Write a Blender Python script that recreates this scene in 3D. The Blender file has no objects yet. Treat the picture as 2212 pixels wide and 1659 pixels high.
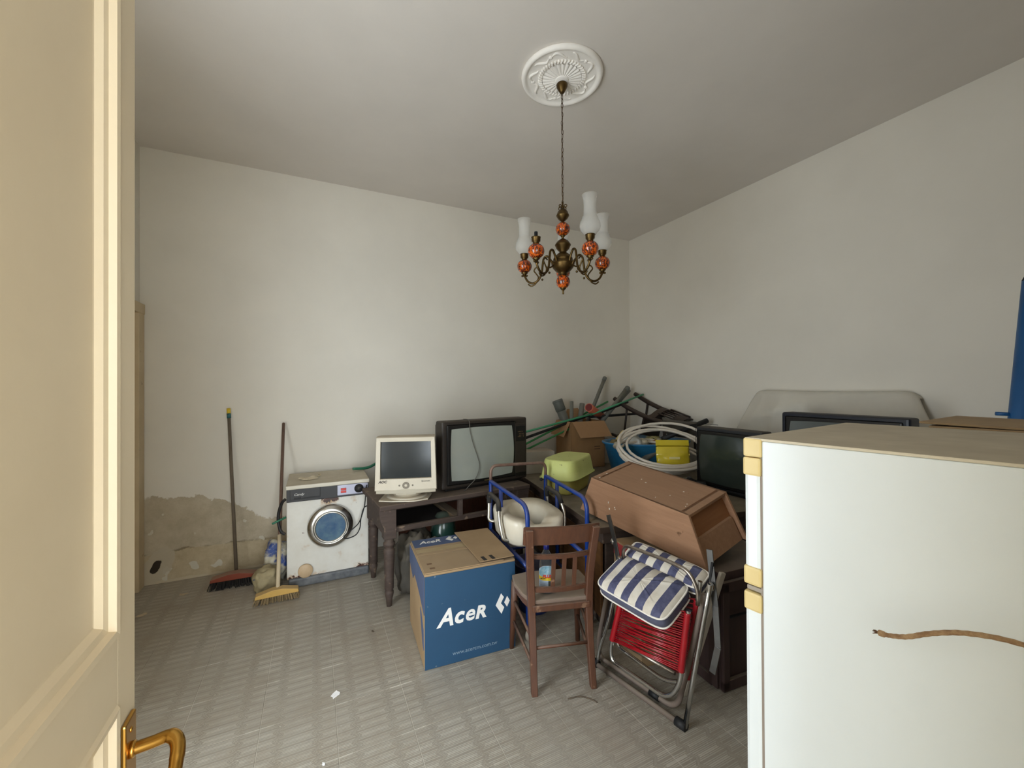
import bpy, bmesh, math, random
from mathutils import Vector, Matrix, Euler, noise as mnoise
random.seed(7)
scene = bpy.context.scene
COL = scene.collection
R_ = math.radians

# ------------------------------------------------------------------ camera
cam_d = bpy.data.cameras.new('camera'); cam = bpy.data.objects.new('camera', cam_d); COL.objects.link(cam)
F_PX, YAW, PITCH, ROLL = 883.0, 0.450456, 0.0056634, -0.0048902
cam_d.sensor_fit = 'HORIZONTAL'; cam_d.sensor_width = 36.0; cam_d.lens = F_PX * 36.0 / 2212.0
cam_d.clip_start = 0.02
_f = Vector((math.sin(YAW) * math.cos(PITCH), math.cos(YAW) * math.cos(PITCH), math.sin(PITCH)))
_r = Vector((math.cos(YAW), -math.sin(YAW), 0)); _u = _r.cross(_f)
_r2 = math.cos(ROLL) * _r + math.sin(ROLL) * _u; _u2 = -math.sin(ROLL) * _r + math.cos(ROLL) * _u
cam.matrix_world = Matrix(((_r2.x, _u2.x, -_f.x, 0), (_r2.y, _u2.y, -_f.y, 0), (_r2.z, _u2.z, -_f.z, 1.5), (0, 0, 0, 1)))
scene.camera = cam

# ------------------------------------------------------------------ daylight
world = bpy.data.worlds.new('daylight'); scene.world = world; world.use_nodes = True
wn = world.node_tree.nodes; wl = world.node_tree.links
bg = wn['Background']; bg.inputs['Color'].default_value = (0.86, 0.94, 1.0, 1); bg.inputs['Strength'].default_value = 7.0
scene.view_settings.view_transform = 'Standard'; scene.view_settings.look = 'None'
scene.view_settings.gamma = 1.0; scene.view_settings.use_curve_mapping = False
scene.view_settings.exposure = 0.72
scene.cycles.max_bounces = 10; scene.cycles.diffuse_bounces = 7
scene.cycles.sample_clamp_indirect = 8.0
scene.cycles.caustics_reflective = False; scene.cycles.caustics_refractive = False

def portal(name, loc, rot, sx, sy):
    l = bpy.data.lights.new(name, 'AREA'); l.shape = 'RECTANGLE'; l.size = sx; l.size_y = sy
    l.cycles.is_portal = True
    o = bpy.data.objects.new(name, l); COL.objects.link(o); o.location = loc; o.rotation_euler = rot
    return o
# an added opening in the unseen hall, sized to brighten leaf and fridge, and the tall window in the wall at the side
XR, YB, HC, XL, YF = 3.603, 4.012, 3.338, -1.19, 0.06
DOOR_X0, DOOR_X1, DOOR_H = -0.30, 0.66, 2.30
WIN_Y0, WIN_Y1, WIN_Z0, WIN_Z1 = 0.50, 1.50, 0.10, 2.50
HALL_Y = -2.30
portal('hall_fill_portal', (0.15, HALL_Y - 0.13, 1.30), (R_(90), 0, 0), 1.5, 2.6)
portal('window_portal', (XL - 0.16, (WIN_Y0 + WIN_Y1) / 2, (WIN_Z0 + WIN_Z1) / 2), (R_(90), 0, R_(-90)), WIN_Y1 - WIN_Y0, WIN_Z1 - WIN_Z0)

# ------------------------------------------------------------------ helpers
def lin(c):
    return tuple(((v / 255.0) / 12.92 if v / 255.0 <= 0.04045 else ((v / 255.0 + 0.055) / 1.055) ** 2.4) for v in c) + (1.0,)

MATS = {}
def M(name, rgb, rough=0.6, metal=0.0, rgb2=None, scale=8.0, stretch=(1, 1, 1), bump=0.0, bscale=None, dust=0.0,
      dustc=(168, 155, 136), coat=0.0, trans=0.0, ior=1.45, contrast=0.25, spots=None, spec=0.5, sub=0.0):
    """procedural material: base colour varied by noise, optional dust lying on upward faces, optional spots of wear"""
    if name in MATS: return MATS[name]
    m = bpy.data.materials.new(name); m.use_nodes = True; MATS[name] = m
    nt = m.node_tree; N = nt.nodes; L = nt.links; b = N['Principled BSDF']
    b.inputs['Roughness'].default_value = rough; b.inputs['Metallic'].default_value = metal
    b.inputs['Specular IOR Level'].default_value = spec
    if coat: b.inputs['Coat Weight'].default_value = coat; b.inputs['Coat Roughness'].default_value = 0.08
    if trans: b.inputs['Transmission Weight'].default_value = trans; b.inputs['IOR'].default_value = ior
    tc = N.new('ShaderNodeTexCoord'); mp = N.new('ShaderNodeMapping'); mp.inputs['Scale'].default_value = stretch
    L.new(tc.outputs['Object'], mp.inputs['Vector'])
    nz = N.new('ShaderNodeTexNoise'); nz.inputs['Scale'].default_value = scale; nz.inputs['Detail'].default_value = 6.0
    nz.inputs['Roughness'].default_value = 0.62
    L.new(mp.outputs['Vector'], nz.inputs['Vector'])
    cr = N.new('ShaderNodeValToRGB')
    cr.color_ramp.elements[0].position = 0.5 - contrast; cr.color_ramp.elements[1].position = 0.5 + contrast
    cr.color_ramp.elements[0].color = lin(rgb)
    cr.color_ramp.elements[1].color = lin(rgb2 if rgb2 else tuple(min(255, v * 1.06) for v in rgb))
    L.new(nz.outputs['Fac'], cr.inputs['Fac']); col = cr.outputs['Color']
    if spots:                                  # (rgb, scale, threshold, softness)
        s = N.new('ShaderNodeTexNoise'); s.inputs['Scale'].default_value = spots[1]; s.inputs['Detail'].default_value = 5.0
        L.new(tc.outputs['Object'], s.inputs['Vector'])
        mr = N.new('ShaderNodeMapRange'); mr.inputs['From Min'].default_value = spots[2]; mr.inputs['From Max'].default_value = spots[2] + spots[3]
        L.new(s.outputs['Fac'], mr.inputs['Value'])
        mx = N.new('ShaderNodeMix'); mx.data_type = 'RGBA'; L.new(mr.outputs['Result'], mx.inputs['Factor'])
        L.new(col, mx.inputs[6]); mx.inputs[7].default_value = lin(spots[0]); col = mx.outputs[2]
    if dust:
        g = N.new('ShaderNodeNewGeometry'); sp = N.new('ShaderNodeSeparateXYZ'); L.new(g.outputs['Normal'], sp.inputs['Vector'])
        dn = N.new('ShaderNodeTexNoise'); dn.inputs['Scale'].default_value = 14.0; dn.inputs['Detail'].default_value = 5.0
        L.new(tc.outputs['Object'], dn.inputs['Vector'])
        mr = N.new('ShaderNodeMapRange'); mr.inputs['From Min'].default_value = 0.25; mr.inputs['From Max'].default_value = 0.95
        mr.inputs['To Max'].default_value = dust
        L.new(sp.outputs['Z'], mr.inputs['Value'])
        dm = N.new('ShaderNodeMapRange'); dm.inputs['From Min'].default_value = 0.3; dm.inputs['From Max'].default_value = 0.7
        dm.inputs['To Min'].default_value = 0.65; dm.inputs['To Max'].default_value = 1.0; L.new(dn.outputs['Fac'], dm.inputs['Value'])
        mu = N.new('ShaderNodeMath'); mu.operation = 'MULTIPLY'; L.new(mr.outputs['Result'], mu.inputs[0]); L.new(dm.outputs['Result'], mu.inputs[1])
        mx = N.new('ShaderNodeMix'); mx.data_type = 'RGBA'; L.new(mu.outputs['Value'], mx.inputs['Factor'])
        L.new(col, mx.inputs[6]); mx.inputs[7].default_value = lin(dustc); col = mx.outputs[2]
        rr = N.new('ShaderNodeMix'); rr.data_type = 'FLOAT'; L.new(mu.outputs['Value'], rr.inputs['Factor'])
        rr.inputs[2].default_value = rough; rr.inputs[3].default_value = 0.9; L.new(rr.outputs[0], b.inputs['Roughness'])
        if metal:
            mm = N.new('ShaderNodeMix'); mm.data_type = 'FLOAT'; L.new(mu.outputs['Value'], mm.inputs['Factor'])
            mm.inputs[2].default_value = metal; mm.inputs[3].default_value = 0.0; L.new(mm.outputs[0], b.inputs['Metallic'])
    L.new(col, b.inputs['Base Color'])
    if bump:
        bn = N.new('ShaderNodeTexNoise'); bn.inputs['Scale'].default_value = bscale or scale * 3; bn.inputs['Detail'].default_value = 5.0
        L.new(mp.outputs['Vector'], bn.inputs['Vector'])
        bp = N.new('ShaderNodeBump'); bp.inputs['Strength'].default_value = bump; bp.inputs['Distance'].default_value = 0.004
        L.new(bn.outputs['Fac'], bp.inputs['Height']); L.new(bp.outputs['Normal'], b.inputs['Normal'])
    return m

def box(bm, c, s, bev=0.0, R=None, seg=2):
    t = bmesh.new(); bmesh.ops.create_cube(t, size=1.0)
    bmesh.ops.scale(t, vec=s, verts=t.verts)
    if bev: bmesh.ops.bevel(t, geom=list(t.edges) , offset=bev, segments=seg, affect='EDGES', profile=0.6)
    if R is not None: bmesh.ops.transform(t, matrix=R.to_4x4(), verts=t.verts)
    bmesh.ops.translate(t, vec=c, verts=t.verts)
    merge(bm, t)

def merge(bm, t, mat=None):
    if mat is not None: bmesh.ops.transform(t, matrix=mat, verts=t.verts)
    vm = [bm.verts.new(v.co) for v in t.verts]; t.verts.index_update()
    for f in t.faces:
        try: nf = bm.faces.new([vm[v.index] for v in f.verts]); nf.smooth = f.smooth
        except ValueError: pass
    t.free()

def frames(pts, closed=False):
    n = len(pts); T = []
    for i in range(n):
        a = pts[i - 1] if (i > 0 or closed) else pts[i]; b = pts[(i + 1) % n] if (i < n - 1 or closed) else pts[i]
        T.append((b - a).normalized())
    up = Vector((0, 0, 1)) if abs(T[0].z) < 0.9 else Vector((1, 0, 0))
    nrm = T[0].cross(up).normalized(); out = []
    for i in range(n):
        nrm = (nrm - T[i] * nrm.dot(T[i]));
        if nrm.length < 1e-6: nrm = T[i].orthogonal()
        nrm.normalize(); out.append((nrm.copy(), T[i].cross(nrm)))
    return out

def tube(bm, pts, r, seg=10, closed=False, caps=True, flat=1.0):
    pts = [Vector(q) for q in pts]; fr = frames(pts, closed); rings = []
    for i, q in enumerate(pts):
        rr = r[i] if isinstance(r, (list, tuple)) else r
        rings.append([bm.verts.new(q + fr[i][0] * math.cos(2 * math.pi * k / seg) * rr + fr[i][1] * math.sin(2 * math.pi * k / seg) * rr * flat) for k in range(seg)])
    for i in range(len(rings) - (0 if closed else 1)):
        A = rings[i]; B = rings[(i + 1) % len(rings)]
        for k in range(seg):
            f = bm.faces.new((A[k], A[(k + 1) % seg], B[(k + 1) % seg], B[k])); f.smooth = True
    if caps and not closed:
        bm.faces.new(list(reversed(rings[0]))); bm.faces.new(rings[-1])

def bar(bm, a, b, w, h, up=(0, 0, 1), bev=0.0):
    """rectangular bar from a to b, w across, h along up"""
    a = Vector(a); b = Vector(b); d = b - a; z = d.normalized(); u = Vector(up); x = u.cross(z)
    if x.length < 1e-5: x = Vector((1, 0, 0))
    x.normalize(); y = z.cross(x)
    R = Matrix((x, y, z)).transposed()
    box(bm, (a + b) / 2, (w, h, d.length), bev, R)

def lathe(bm, prof, c=(0, 0, 0), seg=28, mat=None, smooth=True):
    t = bmesh.new(); rings = []
    for (r, z) in prof:
        rings.append([t.verts.new((max(r, 1e-5) * math.cos(2 * math.pi * k / seg), max(r, 1e-5) * math.sin(2 * math.pi * k / seg), z)) for k in range(seg)])
    for A, B in zip(rings, rings[1:]):
        for k in range(seg):
            f = t.faces.new((A[k], A[(k + 1) % seg], B[(k + 1) % seg], B[k])); f.smooth = smooth
    if prof[0][0] > 1e-4: t.faces.new(list(reversed(rings[0])))
    if prof[-1][0] > 1e-4: t.faces.new(rings[-1])
    bmesh.ops.remove_doubles(t, verts=t.verts, dist=2e-5)
    Mx = Matrix.Translation(c) @ (mat.to_4x4() if mat is not None else Matrix.Identity(4))
    merge(bm, t, Mx)

def prism(bm, poly, h, mat=None, bev=0.0):
    """2-D polygon in local XY, thickness h along local Z (centred)"""
    t = bmesh.new(); vs = [t.verts.new((x, y, -h / 2)) for x, y in poly]; f = t.faces.new(vs)
    e = bmesh.ops.extrude_face_region(t, geom=[f]); bmesh.ops.translate(t, vec=(0, 0, h), verts=[v for v in e['geom'] if isinstance(v, bmesh.types.BMVert)])
    bmesh.ops.recalc_face_normals(t, faces=t.faces)
    if bev: bmesh.ops.bevel(t, geom=list(t.edges), offset=bev, segments=2, affect='EDGES', profile=0.6)
    merge(bm, t, mat.to_4x4() if mat is not None else None)

def ball(bm, c, s, seg=20, rings=12):
    t = bmesh.new(); bmesh.ops.create_uvsphere(t, u_segments=seg, v_segments=rings, radius=1.0)
    bmesh.ops.scale(t, vec=(s, s, s) if not isinstance(s, (tuple, list)) else s, verts=t.verts); bmesh.ops.translate(t, vec=c, verts=t.verts)
    for f in t.faces: f.smooth = True
    merge(bm, t)

def surf(bm, fn, nu, nv, smooth=True, closed_u=False):
    g = [[bm.verts.new(fn(i / (nu if closed_u else nu - 1), j / (nv - 1))) for j in range(nv)] for i in range(nu)]
    for i in range(nu if closed_u else nu - 1):
        for j in range(nv - 1):
            f = bm.faces.new((g[i][j], g[(i + 1) % nu][j], g[(i + 1) % nu][j + 1], g[i][j + 1])); f.smooth = smooth
    return g

def cat(pts, n=8, closed=False):
    P = [Vector(q) for q in pts]; out = []; m = len(P)
    for i in range(m if closed else m - 1):
        p0 = P[i - 1] if (i > 0 or closed) else P[i]; p1 = P[i]; p2 = P[(i + 1) % m]; p3 = P[(i + 2) % m] if (i + 2 < m or closed) else P[-1]
        for k in range(n):
            t = k / n; out.append(0.5 * ((2 * p1) + (p2 - p0) * t + (2 * p0 - 5 * p1 + 4 * p2 - p3) * t * t + (3 * p1 - p0 - 3 * p2 + p3) * t ** 3))
    if not closed: out.append(P[-1])
    return out

def bend(pts, rad, n=6):
    """polyline with rounded corners"""
    P = [Vector(q) for q in pts]; out = [P[0]]
    for i in range(1, len(P) - 1):
        a = (P[i - 1] - P[i]); b = (P[i + 1] - P[i]); r = min(rad, a.length * 0.49, b.length * 0.49)
        s = P[i] + a.normalized() * r; e = P[i] + b.normalized() * r
        for k in range(n + 1):
            t = k / n; out.append((1 - t) ** 2 * s + 2 * t * (1 - t) * P[i] + t * t * e)
    out.append(P[-1]); return out

def obj(name, bm, mat, parent=None, loc=None, rot=None, smooth=None):
    me = bpy.data.meshes.new(name)
    bmesh.ops.recalc_face_normals(bm, faces=bm.faces)
    if smooth is not None:
        for f in bm.faces: f.smooth = smooth
    bm.to_mesh(me); bm.free()
    if mat is not None: me.materials.append(mat)
    o = bpy.data.objects.new(name, me); COL.objects.link(o)
    if parent is not None: o.parent = parent
    if loc is not None: o.location = loc
    if rot is not None: o.rotation_euler = rot
    return o

def P(name, mat_, parent_, fn, *a, **k):
    """one part made by one shape call"""
    bm = bmesh.new(); fn(bm, *a, **k); return obj(name, bm, mat_, parent_)

def tag(o, label=None, cat_=None, group=None, kind=None):
    if label: o['label'] = label
    if cat_: o['category'] = cat_
    if group: o['group'] = group
    if kind: o['kind'] = kind
    return o

def thing(name, label, cat_, loc=(0, 0, 0), rotz=0.0, group=None, rot=None):
    o = bpy.data.objects.new(name, None); COL.objects.link(o); o.empty_display_size = 0.05
    o.location = loc; o.rotation_euler = rot if rot else (0, 0, rotz)
    return tag(o, label, cat_, group)

def subdiv(o, n=1):
    md = o.modifiers.new('sub', 'SUBSURF'); md.levels = n; md.render_levels = n
    for f in o.data.polygons: f.use_smooth = True
    return o

def solid(o, t, off=0.0):
    md = o.modifiers.new('solid', 'SOLIDIFY'); md.thickness = t; md.offset = off; return o

def text(name, s, size, mat, parent, loc, rot=(0, 0, 0), shear=0.0, bold=0.0, align='LEFT', depth=0.0006, sx=1.0):
    c = bpy.data.curves.new(name, 'FONT'); c.body = s; c.size = size; c.shear = shear; c.offset = bold; c.extrude = depth; c.align_x = align; c.resolution_u = 3
    t = bpy.data.objects.new(name + '_curve', c); COL.objects.link(t)
    dg = bpy.context.evaluated_depsgraph_get(); me = bpy.data.meshes.new_from_object(t.evaluated_get(dg))
    bpy.data.objects.remove(t); bpy.data.curves.remove(c)
    me.materials.clear(); me.materials.append(mat); me.name = name
    o = bpy.data.objects.new(name, me); COL.objects.link(o); o.parent = parent; o.location = loc; o.rotation_euler = rot; o.scale = (sx, 1, 1)
    return o
# ------------------------------------------------------------------ setting: materials
def node_tools(m):
    nt = m.node_tree; N = nt.nodes; L = nt.links
    def math_(op, a, b=None, c=None):
        n = N.new('ShaderNodeMath'); n.operation = op
        for i, v in enumerate((a, b, c)):
            if v is None: continue
            if isinstance(v, (int, float)): n.inputs[i].default_value = v
            else: L.new(v, n.inputs[i])
        return n.outputs[0]
    def rng(v, a, b, c=0.0, d=1.0):
        n = N.new('ShaderNodeMapRange'); L.new(v, n.inputs['Value'])
        for k, q in zip(('From Min', 'From Max', 'To Min', 'To Max'), (a, b, c, d)): n.inputs[k].default_value = q
        return n.outputs['Result']
    def noi(vec, scale, detail=5.0, rough=0.6):
        n = N.new('ShaderNodeTexNoise'); n.inputs['Scale'].default_value = scale; n.inputs['Detail'].default_value = detail
        n.inputs['Roughness'].default_value = rough; L.new(vec, n.inputs['Vector']); return n.outputs['Fac']
    def mix(f, a, b):
        n = N.new('ShaderNodeMix'); n.data_type = 'RGBA'
        if isinstance(f, (int, float)): n.inputs['Factor'].default_value = f
        else: L.new(f, n.inputs['Factor'])
        for i, v in ((6, a), (7, b)):
            if isinstance(v, tuple): n.inputs[i].default_value = v
            else: L.new(v, n.inputs[i])
        return n.outputs[2]
    return N, L, math_, rng, noi, mix

def paint(name, rgb, damp=False):
    m = bpy.data.materials.new(name); m.use_nodes = True
    N, L, ma, rng, noi, mix = node_tools(m); b = N['Principled BSDF']; b.inputs['Roughness'].default_value = 0.85
    b.inputs['Specular IOR Level'].default_value = 0.2
    tc = N.new('ShaderNodeTexCoord').outputs['Object']
    n1 = noi(tc, 1.3, 6); n2 = noi(tc, 45, 3)
    col = mix(rng(n1, 0.35, 0.7), lin(rgb), lin(tuple(v * 0.965 for v in rgb)))
    h = ma('MULTIPLY', n2, 0.25)
    if damp:
        sx = N.new('ShaderNodeSeparateXYZ'); L.new(tc, sx.inputs['Vector']); x, z = sx.outputs['X'], sx.outputs['Z']
        edge = rng(x, -0.80, -0.30, 0.655, 0.40)
        big = noi(tc, 4.0, 6, 0.7); fine = noi(tc, 14.0, 6, 0.7)
        zz = ma('ADD', z, ma('MULTIPLY', ma('SUBTRACT', big, 0.5), 0.20))
        zz = ma('ADD', zz, ma('MULTIPLY', ma('SUBTRACT', fine, 0.5), 0.10))
        bare = ma('MULTIPLY', rng(ma('SUBTRACT', edge, zz), -0.003, 0.006), rng(x, 0.25, 0.20))
        pl = mix(rng(noi(tc, 6.0, 6, 0.75), 0.3, 0.7), lin((172, 160, 138)), lin((200, 189, 168)))
        z2 = ma('ADD', z, ma('MULTIPLY', ma('SUBTRACT', big, 0.5), 0.12))
        low = rng(ma('SUBTRACT', 0.235, z2), -0.004, 0.004)
        pl = mix(low, pl, mix(rng(fine, 0.3, 0.7), lin((176, 160, 132)), lin((198, 184, 156))))
        line = ma('MULTIPLY', rng(ma('ABSOLUTE', ma('SUBTRACT', z2, 0.235)), 0.012, 0.004), rng(noi(tc, 9, 3), 0.45, 0.6))
        pl = mix(ma('MULTIPLY', line, 0.6), pl, lin((96, 84, 60)))
        flake = ma('MULTIPLY', rng(noi(tc, 5.5, 3, 0.5), 0.63, 0.64), 1.0)
        pl = mix(flake, pl, lin((205, 200, 185)))
        foot = ma('MULTIPLY', rng(ma('ADD', z, ma('MULTIPLY', fine, 0.06)), 0.052, 0.048), 1.0)
        pl = mix(foot, pl, lin((196, 184, 160)))
        col = mix(bare, col, pl)
        # the hole beside the door casing, its shaded inside painted as a dark blob, with the loose white plaster around it
        hx = ma('MULTIPLY', ma('ADD', ma('ADD', x, 1.095), ma('MULTIPLY', ma('SUBTRACT', z, 0.13), -0.35)), 36.0)
        hz = ma('MULTIPLY', ma('SUBTRACT', z, 0.13), 21.0)
        d = ma('ADD', ma('SQRT', ma('ADD', ma('MULTIPLY', hx, hx), ma('MULTIPLY', hz, hz))), ma('MULTIPLY', ma('SUBTRACT', fine, 0.5), 1.2))
        d2_ = ma('ADD', d, ma('MULTIPLY', ma('SUBTRACT', big, 0.5), 6.0)); col = mix(ma('MULTIPLY', rng(d2_, 3.4, 3.2), 0.8), col, lin((190, 181, 162)))
        col = mix(rng(d, 1.05, 0.95), col, lin((58, 50, 42)))
        h = ma('ADD', h, ma('MULTIPLY', bare, -3.0)); h = ma('ADD', h, ma('MULTIPLY', ma('MULTIPLY', fine, bare), 2.0))
        h = ma('ADD', h, ma('MULTIPLY', rng(d, 1.15, 0.9), -6.0))
    L.new(col, b.inputs['Base Color'])
    bp = N.new('ShaderNodeBump'); bp.inputs['Strength'].default_value = 0.35; bp.inputs['Distance'].default_value = 0.004
    L.new(h, bp.inputs['Height']); L.new(bp.outputs['Normal'], b.inputs['Normal'])
    return m

WALL = (226, 221, 210)
m_wall = paint('wall_paint', WALL); m_wall_damp = paint('wall_paint_damp', WALL, True); m_ceil = paint('ceiling_paint', (222, 216, 209))

def tile_material():
    m = bpy.data.materials.new('embossed_tile'); m.use_nodes = True
    N, L, ma, rng, noi, mix = node_tools(m); b = N['Principled BSDF']
    tc = N.new('ShaderNodeTexCoord').outputs['Object']
    sx = N.new('ShaderNodeSeparateXYZ'); L.new(tc, sx.inputs['Vector']); x, y = sx.outputs['X'], sx.outputs['Y']
    TP = 0.3039; PP = TP / 2; H = TP / 6; Wd = PP + H / 2
    def cell(ox, oy):                      # distances to the long sides and to the slanted ends of an elongated hexagon
        u = ma('SUBTRACT', ma('FRACT', ma('ADD', ma('DIVIDE', x, 2 * PP), ox + 50.5)), 0.5)
        v = ma('SUBTRACT', ma('FRACT', ma('ADD', ma('DIVIDE', y, H), oy + 50.5)), 0.5)
        ax = ma('MULTIPLY', ma('ABSOLUTE', u), 2 * PP); av = ma('MULTIPLY', ma('ABSOLUTE', v), H)
        return ma('SUBTRACT', H / 2, av), ma('MULTIPLY', ma('SUBTRACT', ma('SUBTRACT', Wd / 2, ax), av), 0.707)
    hA, sA = cell(0.0, 0.0); hB, sB = cell(0.5, 0.5)
    pick = ma('GREATER_THAN', ma('MINIMUM', hA, sA), ma('MINIMUM', hB, sB))
    def sel(a_, b_): return ma('ADD', ma('MULTIPLY', a_, pick), ma('MULTIPLY', b_, ma('SUBTRACT', 1.0, pick)))
    dh = sel(hA, hB); ds = sel(sA, sB)
    def ramp(v_, span, pos):
        cr_ = N.new('ShaderNodeValToRGB'); L.new(ma('DIVIDE', v_, span), cr_.inputs['Fac']); e = cr_.color_ramp.elements
        while len(e) < len(pos): e.new(0.5)
        for el, (p_, v2) in zip(e, pos): el.position = p_ / span; el.color = (v2, v2, v2, 1)
        return cr_.outputs['Color']
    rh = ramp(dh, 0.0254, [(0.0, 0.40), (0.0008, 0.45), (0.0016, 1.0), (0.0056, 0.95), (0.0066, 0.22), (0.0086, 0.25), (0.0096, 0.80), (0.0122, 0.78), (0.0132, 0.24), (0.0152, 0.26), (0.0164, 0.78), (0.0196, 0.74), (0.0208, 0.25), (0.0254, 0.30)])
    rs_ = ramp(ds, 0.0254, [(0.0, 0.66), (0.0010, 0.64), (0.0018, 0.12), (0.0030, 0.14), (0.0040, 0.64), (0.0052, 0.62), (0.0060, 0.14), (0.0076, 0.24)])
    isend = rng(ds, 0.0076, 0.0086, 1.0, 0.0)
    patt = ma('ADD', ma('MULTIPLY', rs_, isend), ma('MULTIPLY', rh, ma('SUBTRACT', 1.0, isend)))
    ob = N.new('ShaderNodeObjectInfo')
    geo = N.new('ShaderNodeNewGeometry').outputs['Position']
    wear = rng(noi(geo, 2.6, 6, 0.65), 0.36, 0.66, 0.25, 1.0)
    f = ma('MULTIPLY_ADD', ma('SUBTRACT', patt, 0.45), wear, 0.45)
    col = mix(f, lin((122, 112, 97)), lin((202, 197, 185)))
    col = mix(rng(noi(geo, 5.0, 6, 0.7), 0.45, 0.75, 0.0, 0.75), col, lin((154, 143, 127)))        # ground-in dirt
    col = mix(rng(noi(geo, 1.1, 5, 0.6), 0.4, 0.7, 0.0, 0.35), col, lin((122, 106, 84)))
    col = mix(rng(noi(geo, 90.0, 2, 0.5), 0.68, 0.75, 0.0, 0.35), col, lin((225, 220, 210)))
    col = mix(ma('MULTIPLY', ob.outputs['Random'], 0.10), col, lin((150, 145, 136)))
    L.new(col, b.inputs['Base Color'])
    L.new(rng(noi(geo, 6.0, 4), 0.3, 0.7, 0.34, 0.60), b.inputs['Roughness'])
    bp = N.new('ShaderNodeBump'); bp.inputs['Strength'].default_value = 0.4; bp.inputs['Distance'].default_value = 0.002
    L.new(patt, bp.inputs['Height']); L.new(bp.outputs['Normal'], b.inputs['Normal'])
    return m

# ------------------------------------------------------------------ setting: shell
def struct(name, bm, m, parent=None):
    o = obj(name, bm, m, parent)
    if parent is None: o['kind'] = 'structure'
    return o
TH = 0.14
bm = bmesh.new(); box(bm, ((XL + XR) / 2, (YF + YB) / 2 - 0.15, -0.0512), (XR - XL + 0.3, YB - YF + 0.7, 0.10))
floor = struct('floor', bm, M('grout', (206, 201, 190), 0.9, rgb2=(150, 142, 128), scale=3.0, contrast=0.2))
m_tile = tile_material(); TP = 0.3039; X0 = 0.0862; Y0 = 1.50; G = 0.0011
full = None
for i in range(-5, 13):
    for j in range(-6, 10):
        x0, x1 = X0 + i * TP + G, X0 + (i + 1) * TP - G; y0, y1 = Y0 + j * TP + G, Y0 + (j + 1) * TP - G
        cx, cy = X0 + (i + 0.5) * TP, Y0 + (j + 0.5) * TP
        a0, a1, b0, b1 = max(x0, XL), min(x1, XR), max(y0, -0.08), min(y1, YB)
        if a1 - a0 < 0.01 or b1 - b0 < 0.01: continue
        whole = abs(a0 - x0) + abs(a1 - x1) + abs(b0 - y0) + abs(b1 - y1) < 1e-6
        if whole and full: me = full
        else:
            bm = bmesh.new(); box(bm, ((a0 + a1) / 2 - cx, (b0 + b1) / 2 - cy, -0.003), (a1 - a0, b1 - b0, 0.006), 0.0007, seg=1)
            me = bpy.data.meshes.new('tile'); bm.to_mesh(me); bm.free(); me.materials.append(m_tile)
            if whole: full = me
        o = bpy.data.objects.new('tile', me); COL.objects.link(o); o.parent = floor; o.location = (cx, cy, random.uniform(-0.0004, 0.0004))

bm = bmesh.new(); box(bm, ((XL + XR) / 2, YB + TH / 2, HC / 2), (XR - XL + 2 * TH, TH, HC)); struct('wall_back', bm, m_wall_damp)
bm = bmesh.new(); box(bm, (XR + TH / 2, (YF + YB) / 2, HC / 2), (TH, YB - YF, HC)); struct('wall_right', bm, m_wall)
bm = bmesh.new(); box(bm, ((XL + XR) / 2, (YF + YB) / 2, HC + 0.06), (XR - XL + 2 * TH, YB - YF + 2 * TH, 0.12)); struct('ceiling', bm, m_ceil)
def wall_y(name, xa, xb, ya, yb, holes):          # a wall in the YZ plane with rectangular openings (y0,y1,z0,z1)
    bm = bmesh.new(); ys = sorted({ya, yb, *[h[0] for h in holes], *[h[1] for h in holes]})
    for a, b in zip(ys, ys[1:]):
        zs = [(0, HC)]
        for h in holes:
            if a >= h[0] - 1e-6 and b <= h[1] + 1e-6: zs = [(0, h[2]), (h[3], HC)]
        for z0, z1 in zs:
            if z1 - z0 > 1e-4: box(bm, ((xa + xb) / 2, (a + b) / 2, (z0 + z1) / 2), (xb - xa, b - a, z1 - z0))
    return struct(name, bm, m_wall)
wall_y('wall_left', XL - TH, XL, YF, YB, [(WIN_Y0, WIN_Y1, WIN_Z0, WIN_Z1), (3.00, 3.915, 0.0, 2.05)])
bm = bmesh.new(); FT = 0.12
box(bm, ((XL - TH + DOOR_X0) / 2, YF - FT / 2, HC / 2), (DOOR_X0 - XL + TH, FT, HC))
box(bm, ((XR + TH + DOOR_X1) / 2, YF - FT / 2, HC / 2), (XR + TH - DOOR_X1, FT, HC))
box(bm, ((DOOR_X0 + DOOR_X1) / 2, YF - FT / 2, (HC + DOOR_H) / 2), (DOOR_X1 - DOOR_X0, FT, HC - DOOR_H))
struct('wall_front', bm, m_wall)

# unseen hall added to dim the doorway light, its far opening sized as fill
bm = bmesh.new(); HX0, HX1 = -0.95, 1.45
box(bm, (HX0 - 0.06, (HALL_Y - 0.06) / 2, 1.5), (0.12, -HALL_Y - 0.06, 3.0)); struct('wall_added_hall_left', bm, m_wall)
bm = bmesh.new(); box(bm, (HX1 + 0.06, (HALL_Y - 0.06) / 2, 1.5), (0.12, -HALL_Y - 0.06, 3.0)); struct('wall_added_hall_right', bm, m_wall)
bm = bmesh.new()
box(bm, ((HX0 - 0.12 - 0.60) / 2, HALL_Y - 0.06, 1.5), (-0.60 - HX0 + 0.12, 0.12, 3.0)); box(bm, ((HX1 + 0.12 + 0.90) / 2, HALL_Y - 0.06, 1.5), (HX1 + 0.12 - 0.90, 0.12, 3.0))
box(bm, (0.15, HALL_Y - 0.06, 2.80), (1.50, 0.12, 0.40)); struct('wall_added_hall_end', bm, m_wall)
bm = bmesh.new(); box(bm, (0.25, (HALL_Y - 0.06) / 2, 3.05), (HX1 - HX0 + 0.24, -HALL_Y + 0.06, 0.10)); struct('ceiling_added_hall', bm, m_ceil)
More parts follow.
